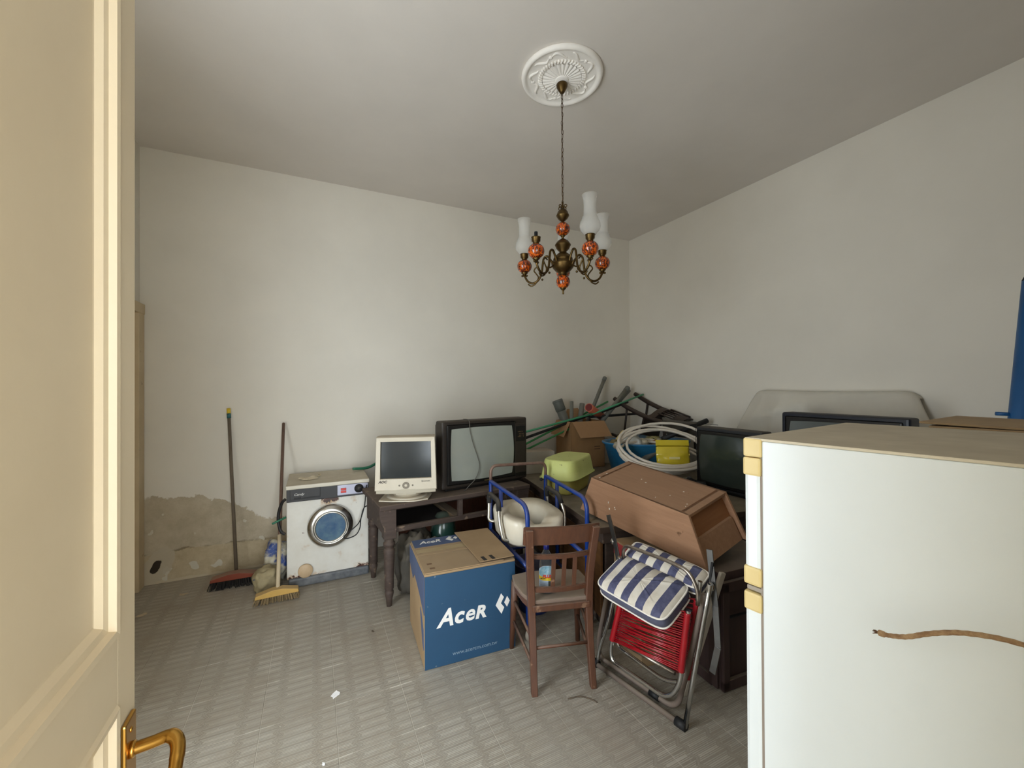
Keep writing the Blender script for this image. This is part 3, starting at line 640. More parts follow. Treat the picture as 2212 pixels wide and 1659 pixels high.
for (x, y) in ((0.075, 0.055), (TW - 0.075, 0.055), (0.075, TD - 0.055), (TW - 0.075, TD - 0.055)):
    bm = bmesh.new(); lathe(bm, leg_prof, c=(x, y, 0), seg=18); box(bm, (x, y, 0.565), (0.082, 0.075, 0.20), 0.004); obj('leg', bm, m_oldwood, dk)
    if y < 0.1:
        s = -1 if x < 0.5 else 1
        bm = bmesh.new(); prism(bm, [(x - s * 0.02, 0.665), (x + s * 0.075, 0.665), (x + s * 0.066, 0.60), (x + s * 0.045, 0.55), (x - s * 0.02, 0.50)], 0.02, Matrix.Translation((0, y - 0.028, 0)).to_4x4() @ Matrix.Rotation(R_(90), 4, 'X')); obj('bracket', bm, m_oldwood, dk)
P('front_rail', m_oldwood, dk, box, (TW / 2, 0.055, 0.515), (TW - 0.23, 0.032, 0.036), 0.004)
P('back_rail', m_oldwood, dk, box, (TW / 2, TD - 0.04, 0.58), (TW - 0.20, 0.022, 0.17))
for x in (0.045, TW - 0.045): P('side_rail', m_oldwood, dk, box, (x, TD / 2, 0.58), (0.022, TD - 0.18, 0.17))
P('bay_divider', m_oldwood, dk, box, (0.60, 0.050, 0.60), (0.034, 0.034, 0.14), 0.003)
P('drawer_runner', m_rawwood, dk, box, (0.595, 0.31, 0.520), (0.075, 0.48, 0.026), 0.003)
P('dust_board', M('bay_shade_wood', (40, 32, 28), 0.9), dk, box, (0.34, 0.33, 0.492), (0.47, 0.47, 0.008))  # boards added to blacken the open bay; its shade is in their colour
P('bay_back', MATS['bay_shade_wood'], dk, box, (0.34, TD - 0.06, 0.58), (0.47, 0.01, 0.16))
# board leaning behind the desk
bm = bmesh.new(); box(bm, (0, 0, 0.33), (1.02, 0.018, 0.66), 0.002); tag(obj('plywood_sheet', bm, M('reddish_veneer', (84, 46, 28), 0.5, rgb2=(62, 34, 22), scale=5, stretch=(8, 1, 1)), None, (1.18, 3.72, 0.003), (R_(-6), 0, R_(4))), 'reddish brown veneer panel leaning against the wall behind the desk', 'plywood')

m_mon = M('ivory_monitor_plastic', (206, 198, 180), 0.45, rgb2=(196, 186, 166), scale=6, dust=0.5, dustc=(168, 150, 124)); m_mon_dirty = M('stained_plastic', (190, 168, 148), 0.6)
m_glassdark = M('dark_crt_glass', (30, 37, 40), 0.22, rgb2=(34, 41, 44), spec=0.45)
mo = thing('crt_monitor', 'dirty ivory computer monitor with a dark screen standing on the desk', 'monitor', (0.625, 3.065, TZ), R_(-17))
MW, MH, zb = 0.425, 0.375, 0.075
T = Matrix.Rotation(R_(-3), 3, 'X')
bm = bmesh.new()                                    # bezel ring with a sloped lip
o2 = [(-MW / 2, 0.0), (MW / 2, 0.0), (MW / 2 - 0.012, MH), (-MW / 2 + 0.012, MH)]; i2 = [(-0.176, 0.082), (0.176, 0.082), (0.172, 0.342), (-0.172, 0.342)]
def ring(poly, y): return [bm.verts.new((x, y, zb + z)) for x, z in poly]
A0 = ring(o2, -0.10); A1 = ring([(x * 1.0, z) for x, z in o2], -0.160); B = ring([(x * 0.985, 0.006 + z * 0.97) for x, z in o2], -0.172); Cc = ring(i2, -0.168); D_ = ring([(x * 0.985, z + (0.003 if z < 0.2 else -0.003)) for x, z in i2], -0.150)
for a, b in ((A0, A1), (A1, B), (B, Cc), (Cc, D_)):
    for k in range(4): bm.faces.new((a[k], a[(k + 1) % 4], b[(k + 1) % 4], b[k]))
obj('bezel', bm, m_mon, mo)
bm = bmesh.new()
def scr(w, h, cx, cz, y, bulge):
    return lambda u, v: Vector((cx + (u - 0.5) * w, y - bulge * (1 - (2 * u - 1) ** 2) * 0.5 - bulge * (1 - (2 * v - 1) ** 2) * 0.5, cz + (v - 0.5) * h))
surf(bm, scr(0.350, 0.262, 0, zb + 0.212, -0.148, 0.012), 20, 16); obj('screen', bm, m_glassdark, mo)
bm = bmesh.new()
for (y0, y1, s0, s1, dz) in ((-0.10, 0.02, 1.0, 0.96, 0.0), (0.02, 0.22, 0.90, 0.62, 0.02)):
    q = [[bm.verts.new((x * s, y, zb + MH / 2 + (z - MH / 2) * s + dz * (0 if y == y0 else 1))) for x, z in o2] for y, s in ((y0, s0), (y1, s1))]
    for k in range(4): bm.faces.new((q[0][k], q[0][(k + 1) % 4], q[1][(k + 1) % 4], q[1][k]))
    bm.faces.new(q[1]); bm.faces.new(list(reversed(q[0])))
obj('rear_housing', bm, m_mon, mo)
bm = bmesh.new(); prism(bm, [(-0.205, -0.155), (-0.11, -0.170), (0, -0.176), (0.11, -0.170), (0.205, -0.155), (0.20, -0.12), (-0.20, -0.12)], 0.03, Matrix.Translation((0, 0, zb - 0.006)), 0.004)
prism(bm, [(-0.07, -0.166), (0, -0.176), (0.07, -0.166), (0.05, -0.12), (-0.05, -0.12)], 0.012, Matrix.Translation((0, 0, zb - 0.024)), 0.003); obj('chin', bm, M('grey_chin', (172, 164, 146), 0.5, dust=0.4), mo)
nb = P('control_ring', M('ring_grey', (120, 112, 98), 0.5), mo, lathe, [(0.0215, 0), (0.0235, 0.001), (0.0215, 0.002), (0.0205, 0.001)], c=(0, -0.1735, zb + 0.036), mat=Rf, seg=32)
P('power_button', m_mon, nb, lathe, [(0.0195, 0), (0.0190, 0.002), (0.0, 0.003)], c=(0, -0.172, zb + 0.036), mat=Rf, seg=28)
for x in (-0.045, 0.046): P('menu_button', M('ring_grey', (120, 112, 98)), mo, lathe, [(0.006, 0), (0.005, 0.002), (0, 0.002)], c=(x, -0.172, zb + 0.036), mat=Rf, seg=14)
text('brand_lettering', 'AOC', 0.024, M('dark_print', (58, 50, 44), 0.6), mo, (-0.185, -0.1712, zb + 0.056), (R_(90), 0, 0), shear=0.25, bold=0.0008, sx=1.05)
text('model_lettering', 'Spectrum', 0.015, MATS['dark_print'], mo, (0.105, -0.1712, zb + 0.058), (R_(90), 0, 0), shear=0.2)
bm = bmesh.new(); lathe(bm, [(0.10, 0.020), (0.11, 0.045), (0.13, 0.070), (0.0, 0.075)], c=(0, -0.04, 0), seg=28); obj('swivel_neck', bm, m_mon, mo)
bm = bmesh.new(); prism(bm, [(-0.185, -0.165), (-0.10, -0.192), (0.02, -0.205), (0.06, -0.205), (0.15, -0.16), (0.17, -0.02), (0.12, 0.10), (-0.12, 0.10), (-0.17, 0.0)], 0.010, Matrix.Translation((0, 0, 0.007)), 0.003)
lathe(bm, [(0.15, 0.012), (0.12, 0.020), (0.0, 0.022)], c=(0, -0.04, 0), seg=28); obj('swivel_base', bm, m_mon, mo)

m_tv = M('brown_tv_plastic', (46, 38, 31), 0.5, rgb2=(38, 31, 25), scale=8, dust=0.6, dustc=(96, 84, 70)); m_tvin = M('tv_inner_black', (20, 18, 16), 0.4)
def crt_glass(name, rgb):
    return M(name, rgb, 0.16, rgb2=tuple(v * 0.96 for v in rgb), scale=3, coat=0.7)
def tv(name, label, loc, rotz, W, H, D, base, glass, body_m, inner_m, sx0, sx1, sz0, sz1, panel=True):
    t = thing(name, label, 'television', loc, rotz)
    P('cabinet', body_m, t, box, (W / 2, 0.06 + 0.006, base + (H - base) / 2), (W, 0.12, H - base), 0.018, None, 3)
    bm = bmesh.new(); q = []
    for y, s, dz in ((0.12, 0.985, 0), (D * 0.55, 0.90, -0.01), (D, 0.60, -0.04)):
        q.append([bm.verts.new((W / 2 + (x - 0.5) * W * s, y, base + 0.004 + (H - base - 0.012) * (z * s + (1 - s) * 0.25))) for x, z in ((0, 0), (1, 0), (1, 1), (0, 1))])
    for a, b in zip(q, q[1:]):
        for k in range(4): bm.faces.new((a[k], a[(k + 1) % 4], b[(k + 1) % 4], b[k]))
    bm.faces.new(q[-1]); bm.faces.new(list(reversed(q[0]))); obj('rear_housing', bm, body_m, t)
    bm = bmesh.new(); box(bm, (W / 2, 0.05 + D * 0.2, base / 2), (W * 0.90, D * 0.5, base + 0.002), 0.004); obj('foot', bm, inner_m, t)
    bm = bmesh.new(); box(bm, ((sx0 + sx1) / 2, 0.003, (sz0 + sz1) / 2), (sx1 - sx0 + 0.05, 0.012, sz1 - sz0 + 0.05), 0.012, None, 3); obj('screen_surround', bm, inner_m, t)
    bm = bmesh.new(); w, h = sx1 - sx0, sz1 - sz0
    def f(u, v):
        a, b = 2 * u - 1, 2 * v - 1; k = 0.045
        return Vector(((sx0 + sx1) / 2 + a * w / 2 * (1 - k * b * b), -0.004 - 0.020 * (1 - a * a) * 0.5 - 0.020 * (1 - b * b) * 0.5, (sz0 + sz1) / 2 + b * h / 2 * (1 - k * a * a)))
    surf(bm, f, 24, 20); obj('screen', bm, glass, t)
    return t
tv1 = tv('television', 'large dark brown tube television with a pale grey screen on the desk', (0.862, 2.985, TZ + 0.001), R_(8.5), 0.79, 0.535, 0.40, 0.018, crt_glass('pale_crt_glass', (150, 154, 145)), m_tv, m_tvin, 0.062, 0.640, 0.072, 0.482)
P('speaker_column', m_tv, tv1, box, (0.715, 0.002, 0.275), (0.110, 0.010, 0.42), 0.003)
ds = P('button_panel', m_tvin, tv1, box, (0.715, -0.001, 0.400), (0.100, 0.012, 0.13), 0.003); m_leg = M('panel_marks', (168, 140, 96), 0.6)
bm = bmesh.new(); rr = random.Random(5)
for z in (0.375, 0.385, 0.398, 0.418):
    for x in (0.690, 0.703, 0.716, 0.729, 0.742):
        if rr.random() < 0.8: box(bm, (x, -0.0075, z), (0.005, 0.001, 0.003))
tag(obj('panel_marks', bm, m_leg, ds), kind='stuff')
P('maker_badge', M('dull_badge', (120, 108, 72), 0.4, 0.6), tv1, box, (0.40, -0.003, 0.052), (0.075, 0.004, 0.007))
P('lower_flap', m_tvin, tv1, box, (0.715, -0.001, 0.060), (0.105, 0.010, 0.03), 0.002)
bm = bmesh.new(); Rt = Matrix.Rotation(R_(8.5), 4, 'Z'); 
tube(bm, cat([Matrix.Translation((0.862, 2.985, TZ)) @ Rt @ Vector(q) for q in ((0.24, 0.12, 0.537), (0.226, 0.02, 0.541), (0.220, -0.016, 0.525), (0.225, -0.022, 0.45), (0.245, -0.030, 0.36), (0.285, -0.030, 0.25), (0.300, -0.030, 0.19), (0.292, -0.030, 0.13), (0.262, -0.026, 0.075), (0.215, -0.022, 0.035), (0.185, -0.02, 0.006), (0.160, -0.04, 0.005))], 6), 0.003, 6)
tag(obj('loose_cable', bm, M('grey_cable', (86, 82, 74), 0.6)), 'thin grey cable hanging down over the pale television screen', 'cable')

# things under the desk
sack('tarpaulin_bundle', 'crumpled dark grey tarpaulin bundle under the desk behind the blue box', (0.685, 3.02, 0), (0.15, 0.13, 0.44), M('grey_tarpaulin', (62, 58, 52), 0.75, rgb2=(80, 76, 68), scale=8, dust=0.4), 8.0, 0.2, 0.16)
bm = bmesh.new(); lathe(bm, [(0.10, 0.0), (0.11, 0.20), (0.105, 0.36), (0.085, 0.46), (0.05, 0.52), (0.0, 0.535)], seg=24); tag(obj('green_demijohn', bm, M('dark_green_glass', (34, 66, 58), 0.25, coat=0.5, dust=0.3), None, (0.90, 3.10, 0)), 'dark green rounded bottle top showing under the desk behind the carton', 'bottle')

# ------------------------------------------------------------------ blue computer carton
def carton_blue():
    return M('blue_carton_print', (30, 72, 104), 0.62, rgb2=(26, 65, 96), scale=4, bump=0.04, bscale=50, spots=((120, 128, 132), 26, 0.72, 0.05))
m_blue = carton_blue(); m_blue_side = M('blue_flap_faded', (84, 96, 124), 0.7, rgb2=(70, 86, 120), scale=10)
m_card2 = M('dusty_carton', (168, 142, 106), 0.9, rgb2=(150, 124, 92), scale=5, bump=0.06, bscale=50, dust=0.35, dustc=(166, 150, 128))
ax_ = thing('computer_carton', 'blue cardboard computer carton with white lettering, standing beside the wooden chair', 'carton', (0.520, 2.152, 0.001), R_(-3.2))
AW, AD, AH = 0.522, 0.490, 0.505
P('carton_body', m_card2, ax_, box, (AW / 2, AD / 2 + 0.002, AH / 2), (AW, AD, AH - 0.006), 0.004)
P('printed_front', m_blue, ax_, box, (AW / 2, -0.0005, AH / 2 - 0.006), (AW - 0.004, 0.004, AH - 0.016), 0.001)
P('top_flap', m_card2, ax_, box, (AW * 0.44, AD * 0.25 + 0.004, AH + 0.0005), (AW * 0.86, AD * 0.49, 0.005), 0.001)
P('top_flap', m_card2, ax_, box, (AW * 0.44, AD * 0.74 + 0.002, AH + 0.003), (AW * 0.86, AD * 0.47, 0.005), 0.001, Matrix.Rotation(R_(1.0), 3, 'X'))
m_tape = M('clear_tape', (178, 158, 122), 0.3, coat=0.4)
P('packing_tape', m_tape, ax_, box, (AW * 0.32, AD * 0.62, AH + 0.0062), (AW * 0.60, 0.055, 0.0006))
bm = bmesh.new(); prism(bm, [(AW * 0.60, 0.008), (AW - 0.001, 0.012), (AW + 0.002, AD), (AW * 0.56, AD + 0.004)], 0.004, Matrix.Translation((0, 0, AH + 0.0125)) @ Matrix.Rotation(R_(0.8), 4, 'X'), 0.0008); fl = obj('side_flap', bm, m_card, ax_)
m_stripe = M('black_stripe_print', (44, 40, 36), 0.8)
for (x, y) in ((0.345, 0.038), (0.395, 0.040), (0.318, AD - 0.030), (0.400, AD - 0.022)):
    P('flap_mark', m_stripe, fl, box, (x, y, AH + 0.0155), (0.020, 0.055, 0.0012), 0, Matrix.Rotation(R_(6), 3, 'Z'))
for (x, y) in ((0.055, 0.055), (0.05, 0.115)): P('stain_mark', M('brown_stain', (120, 94, 70), 0.9), ax_, box, (x, y, AH + 0.0034), (0.028, 0.020, 0.0008), 0.0003)
P('upper_print', m_blue_side, ax_, box, (0.16, AD - 0.065, AH + 0.0078), (0.30, 0.125, 0.0012))
bm = bmesh.new(); prism(bm, [(0.0, AH - 0.01), (0.485, AH - 0.01), (0.485, AH - 0.11), (0.36, AH - 0.17), (0.30, AH - 0.12), (0.14, AH - 0.16), (0.0, AH - 0.215)], 0.002, Matrix(((0, 0, 1, -0.0012), (1, 0, 0, 0), (0, 1, 0, 0), (0, 0, 0, 1)))); obj('side_print', bm, m_blue_side, ax_)
bm = bmesh.new(); prism(bm, [(0.012, 0.10), (0.05, 0.12), (0.11, 0.26), (0.10, 0.29), (0.02, 0.20)], 0.002, Matrix(((0, 0, 1, -0.0012), (1, 0, 0, 0), (0, 1, 0, 0), (0, 0, 0, 1)))); obj('side_print', bm, m_blue_side, ax_)
fr = (R_(90), 0, 0); fy = -0.0028
text('logo_lettering', 'A', 0.130, m_white_print, ax_, (0.070, fy, 0.212), fr, shear=0.30, bold=0.0035, depth=0.0004, sx=0.95)
text('logo_lettering', 'c', 0.119, m_white_print, ax_, (0.158, fy, 0.215), fr, shear=0.22, bold=0.004, depth=0.0004)
text('logo_lettering', 'e', 0.119, m_white_print, ax_, (0.218, fy, 0.215), fr, shear=0.22, bold=0.0025, depth=0.0004)
text('logo_lettering', 'R', 0.094, m_white_print, ax_, (0.279, fy, 0.215), fr, shear=0.22, bold=0.004, depth=0.0004, sx=1.05)
lm = Matrix.Translation((0.008, fy, 0.012)) @ Matrix.Rotation(R_(90), 4, 'X')
bm = bmesh.new(); prism(bm, [(0.425, 0.312), (0.442, 0.288), (0.424, 0.256), (0.444, 0.230), (0.427, 0.196), (0.392, 0.250)], 0.0008, lm); obj('logo_mark', bm, m_white_print, ax_)
bm = bmesh.new(); prism(bm, [(0.462, 0.290), (0.478, 0.262), (0.461, 0.229), (0.444, 0.257)], 0.0008, lm); obj('logo_mark', bm, m_white_print, ax_)
text('web_lettering', 'www.acercm.com.tw', 0.030, M('faded_print', (120, 140, 156), 0.7), ax_, (0.150, fy, 0.045), fr, shear=0.1, depth=0.0003)
text('flap_lettering', 'AceR', 0.060, m_white_print, ax_, (0.05, AD - 0.080, AH + 0.0088), (0, 0, 0), shear=0.25, bold=0.0015, depth=0.0003)
lm2 = Matrix.Translation((-0.155, AD - 0.235, AH + 0.0088)) @ Matrix.Diagonal((0.95, 0.7, 1, 1))
bm = bmesh.new(); prism(bm, [(0.425, 0.312), (0.442, 0.288), (0.424, 0.256), (0.444, 0.230), (0.427, 0.196), (0.392, 0.250)], 0.0008, lm2); prism(bm, [(0.462, 0.290), (0.478, 0.262), (0.461, 0.229), (0.444, 0.257)], 0.0008, lm2); tag(obj('flap_logo_mark', bm, m_white_print, ax_), kind='stuff')

# ------------------------------------------------------------------ wooden chair with bottle
m_chairw = M('worn_brown_wood', (98, 62, 42), 0.45, rgb2=(76, 47, 33), scale=9, stretch=(6, 6, 1), bump=0.06, dust=0.65, dustc=(136, 116, 100), spots=((128, 98, 76), 22, 0.66, 0.05))
m_seat = M('dusty_seat', (132, 114, 100), 0.85, rgb2=(116, 98, 86), scale=8, dust=0.5)
chn = Vector((1.104, 1.712, 0)); chair = thing('wooden_chair', 'worn brown slat-back wooden chair with a dusty seat, holding a cleaner bottle', 'chair', chn, R_(-16))
for s in (-1, 1):                                   # back posts: splayed below the seat, raked above it
    bm = bmesh.new(); pts = [(s * 0.150, -0.005, 0.0), (s * 0.148, 0.035, 0.22), (s * 0.150, 0.055, 0.40), (s * 0.157, 0.045, 0.58), (s * 0.170, 0.0, 0.80)]
    for a, b in zip(cat(pts, 3), cat(pts, 3)[1:]): pass
    P0 = cat(pts, 4); wd = [0.030 + 0.006 * min(1, i / 8) for i in range(len(P0))]
    prev = None
    for i, q in enumerate(P0):
        w = wd[i] / 2; d = 0.018 if i > 2 else 0.016
        rg = [bm.verts.new(q + Vector(v)) for v in ((-w, -d, 0), (w, -d, 0), (w, d, 0), (-w, d, 0))]
        if prev:
            for k in range(4): bm.faces.new((prev[k], prev[(k + 1) % 4], rg[(k + 1) % 4], rg[k]))
        else: bm.faces.new(list(reversed(rg)))
        prev = rg
    bm.faces.new(prev); bmesh.ops.bevel(bm, geom=list(bm.edges), offset=0.0035, segments=1, affect='EDGES'); obj('back_post', bm, m_chairw, chair)
    bm = bmesh.new(); lathe(bm, [(0.014, 0.0), (0.019, 0.25), (0.022, 0.40)], seg=12); o = obj('front_leg', bm, m_chairw, chair, (s * 0.198, 0.372, 0), (R_(5), R_(-2.5 * s), 0))
    bm = bmesh.new(); tube(bm, [(s * 0.15, 0.035, 0.245), (s * 0.186, 0.348, 0.285)], [0.008, 0.009], 10); obj('side_stretcher', bm, m_chairw, chair)
    bm = bmesh.new(); tube(bm, [(s * 0.15, 0.02, 0.125), (s * 0.190, 0.358, 0.165)], [0.008, 0.009], 10); obj('side_stretcher', bm, m_chairw, chair)
def rail_curved(z, hgt, th, half, depth, y0, lean):   # curved cross rail between the back posts
    bm = bmesh.new(); n = 12
    for i in range(n + 1):
        u = -1 + 2 * i / n; x = u * half; y = y0 + depth * (1 - u * u)
        rg = [bm.verts.new((x, y + dy + lean * dz, z + dz)) for dy, dz in ((-th / 2, 0), (th / 2, 0), (th / 2, hgt), (-th / 2, hgt))]
        if i:
            for k in range(4): bm.faces.new((prev_[k], prev_[(k + 1) % 4], rg[(k + 1) % 4], rg[k]))
        else: bm.faces.new(list(reversed(rg)))
        prev_ = rg
    bm.faces.new(prev_); bmesh.ops.bevel(bm, geom=list(bm.edges), offset=0.004, segments=2, affect='EDGES'); return bm
obj('crest_rail', rail_curved(0.712, 0.098, 0.016, 0.195, -0.020, 0.040, -0.25), m_chairw, chair)
obj('mid_rail', rail_curved(0.640, 0.026, 0.020, 0.145, -0.022, 0.045, -0.2), m_chairw, chair)
obj('lower_rail', rail_curved(0.468, 0.028, 0.020, 0.140, -0.018, 0.058, -0.1), m_chairw, chair)
for x in (-0.055, 0.0, 0.055):
    bm = bmesh.new(); bar(bm, (x + 0.012, 0.043, 0.490), (x + 0.014, 0.024, 0.645), 0.022, 0.008, up=(0, 1, 0), bev=0.002); obj('slat', bm, m_chairw, chair)
bm = bmesh.new(); prism(bm, [(-0.150, 0.045), (0.150, 0.045), (0.185, 0.14), (0.205, 0.25), (0.198, 0.345), (0.10, 0.372), (-0.10, 0.372), (-0.198, 0.345), (-0.205, 0.25), (-0.185, 0.14)], 0.020, Matrix.Translation((0, 0, 0.420)), 0.006); obj('seat', bm, m_seat, chair)
bm = bmesh.new(); prism(bm, [(-0.148, 0.03), (0.148, 0.03), (0.180, 0.14), (0.198, 0.25), (0.190, 0.338), (0.10, 0.362), (-0.10, 0.362), (-0.190, 0.338), (-0.198, 0.25), (-0.180, 0.14)], 0.032, Matrix.Translation((0, 0, 0.394)), 0.004); obj('seat_frame', bm, m_chairw, chair)
bm = bmesh.new(); tube(bm, [(-0.148, 0.03, 0.205), (0.148, 0.03, 0.205)], 0.008, 10); obj('rear_stretcher', bm, m_chairw, chair)

def clear_plastic():
    m = bpy.data.materials.new('clear_bottle_plastic'); m.use_nodes = True; b = m.node_tree.nodes['Principled BSDF']
    b.inputs['Base Color'].default_value = (0.80, 0.86, 0.86, 1); b.inputs['Roughness'].default_value = 0.08; b.inputs['Transmission Weight'].default_value = 0.9; b.inputs['IOR'].default_value = 1.2; b.inputs['Alpha'].default_value = 0.55
    return m
m_clear = clear_plastic()
bt = thing('cleaner_bottle', 'clear cleaner bottle with dark blue cap and bright label on the wooden chair', 'bottle', (1.084, 1.842, 0.432), R_(-25))
def sqring(bm, prof, seg=24):
    rg0 = None
    for (a, b, z) in prof:
        rg = [bm.verts.new((a * math.copysign(abs(math.cos(t)) ** 0.7, math.cos(t)), b * math.copysign(abs(math.sin(t)) ** 0.7, math.sin(t)), z)) for t in [2 * math.pi * k / seg for k in range(seg)]]
        if rg0:
            for k in range(seg): f = bm.faces.new((rg0[k], rg0[(k + 1) % seg], rg[(k + 1) % seg], rg[k])); f.smooth = True
        else: bm.faces.new(list(reversed(rg)))
        rg0 = rg
    bm.faces.new(rg0)
bm = bmesh.new(); sqring(bm, [(0.033, 0.022, 0.0), (0.037, 0.025, 0.006), (0.037, 0.025, 0.10), (0.036, 0.025, 0.15), (0.030, 0.022, 0.185), (0.016, 0.016, 0.212), (0.011, 0.011, 0.222), (0.011, 0.011, 0.232)]); obj('bottle_body', bm, m_clear, bt)
bm = bmesh.new(); sqring(bm, [(0.032, 0.021, 0.004), (0.0355, 0.0235, 0.008), (0.0355, 0.0235, 0.045), (0.03, 0.02, 0.046)]); obj('liquid', bm, M('bluish_liquid', (96, 128, 140), 0.2), bt)
bm = bmesh.new(); lathe(bm, [(0.014, 0.222), (0.0145, 0.226), (0.0135, 0.245), (0.011, 0.250), (0.0, 0.250)], seg=20); cp = obj('cap', bm, M('blue_cap', (24, 34, 128), 0.35), bt)
P('cap_spout', M('yellow_spout', (222, 204, 70), 0.4), cp, lathe, [(0.006, 0.249), (0.006, 0.258), (0.0, 0.259)], seg=12)
def wrap(z0, z1, a0, a1, mat, nm, par=None, out=0.0012):
    bm = bmesh.new()
    def f(u, v):
        t = a0 + (a1 - a0) * u; return Vector(((0.037 + out) * math.copysign(abs(math.cos(t)) ** 0.7, math.cos(t)), (0.025 + out) * math.copysign(abs(math.sin(t)) ** 0.7, math.sin(t)), z0(u) + (z1(u) - z0(u)) * v))
    surf(bm, f, 24, 3); return obj(nm, bm, mat, par or bt)
A0_, A1_ = math.pi * 1.02, math.pi * 1.98
lb = wrap(lambda u: 0.008, lambda u: 0.120 + 0.025 * math.sin(math.pi * u), A0_, A1_, M('label_white_blue', (206, 216, 226), 0.45, rgb2=(120, 150, 186), scale=40, stretch=(0.3, 0.3, 2.5)), 'label')
wrap(lambda u: 0.075 - 0.012 * u, lambda u: 0.094 - 0.012 * u, A0_, A1_, M('label_yellow', (226, 196, 40), 0.45), 'label_band', lb, 0.0018)
wrap(lambda u: 0.094 - 0.012 * u, lambda u: 0.118 + 0.025 * math.sin(math.pi * u), A0_ + 0.3, A1_ - 0.2, M('label_teal', (40, 140, 180), 0.45, rgb2=(190, 220, 230), scale=60), 'label_picture', lb, 0.0017)
wrap(lambda u: 0.010, lambda u: 0.066, A0_ + 1.6, A1_ - 0.15, M('label_dark', (44, 52, 70), 0.45, rgb2=(96, 100, 84), scale=50), 'label_picture', lb, 0.0017)
text('label_lettering', 'PLUS', 0.022, M('label_red', (206, 56, 44), 0.45), lb, (-0.022, -0.0272, 0.084), (R_(90), 0, 0), shear=0.1, bold=0.0012, depth=0.0003)
text('label_lettering', 'MULTI', 0.009, M('dark_print', (58, 50, 44), 0.6), lb, (-0.033, -0.0272, 0.078), (R_(90), 0, R_(-3)), bold=0.0003, depth=0.0003)
# ------------------------------------------------------------------ commode frame on castors with a raised toilet seat
m_bluet = M('blue_enamel_tube', (20, 64, 150), 0.3, rgb2=(17, 54, 130), scale=10, dust=0.45, dustc=(120, 112, 116))
m_rust = M('rusty_tube', (104, 74, 62), 0.55, 0.3, rgb2=(136, 112, 98), scale=12, contrast=0.2, dust=0.3)
cm = thing('commode_frame', 'blue tubular wheeled frame with rusty push bar behind the wooden chair', 'commode frame', (0, 0, 0))
def XYZ(*a): return Vector(a)
BL, BR_, FL, FR_ = XYZ(1.150, 2.740, 0), XYZ(1.595, 2.715, 0), XYZ(1.125, 2.125, 0), XYZ(1.528, 2.095, 0)
def up(v, z, dx=0, dy=0): return (v.x + dx, v.y + dy, z)
for nm, B_, F_ in (('side_frame', BL, FL), ('side_frame', BR_, FR_)):
    bm = bmesh.new(); tube(bm, bend([up(B_, 0.09), up(B_, 0.812), up(B_, 0.812, (F_.x - B_.x) * 0.02, (F_.y - B_.y) * 0.02), up(F_, 0.795), up(F_, 0.10)], 0.09, 8), 0.014, 12)
    sf = obj(nm, bm, m_bluet, cm)
    bm = bmesh.new(); mid = B_.lerp(F_, 0.32); tube(bm, [up(mid, 0.24), up(mid, 0.806)], 0.014, 12); obj('upright', bm, m_bluet, sf)
    bm = bmesh.new(); tube(bm, [up(B_, 0.46), up(F_, 0.44)], 0.014, 12); obj('seat_rail', bm, m_bluet, sf)
    bm = bmesh.new(); tube(bm, [up(B_, 0.24), up(F_, 0.22)], 0.011, 12); obj('lower_rail', bm, m_bluet, sf)
bm = bmesh.new(); tube(bm, bend([up(BL, 0.78), up(BL, 0.925), up(BR_, 0.915), up(BR_, 0.78)], 0.055, 8), 0.0115, 12); obj('push_bar', bm, m_rust, cm)
for B_, s in ((BR_, -1), (BL, 1)):
    bm = bmesh.new(); tube(bm, [up(B_, 0.79), up(B_, 0.79, s * 0.034)], 0.0045, 8); ball(bm, up(B_, 0.79, s * 0.038), 0.013, 12, 8); obj('clamp_knob', bm, m_black, cm)
bm = bmesh.new(); tube(bm, [up(BL, 0.30), up(BR_, 0.30)], 0.011, 12); obj('cross_rail', bm, m_bluet, cm)
m_wheel = M('grey_castor', (128, 120, 108), 0.6, dust=0.3)
for v in (BL, BR_, FL, FR_):
    c_ = thing('castor', None, None); c_.parent = cm; c_.location = (v.x, v.y, 0); c_.rotation_euler = (0, 0, 0.4)
    P('fork', m_chrome_old, c_, box, (0.012, 0, 0.085), (0.028, 0.030, 0.045), 0.004)
    P('wheel', m_wheel, c_, lathe, [(0.010, -0.012), (0.036, -0.012), (0.040, -0.006), (0.040, 0.006), (0.036, 0.012), (0.010, 0.012)], c=(0.022, 0, 0.040), mat=Matrix.Rotation(R_(90), 3, 'X'), seg=24)
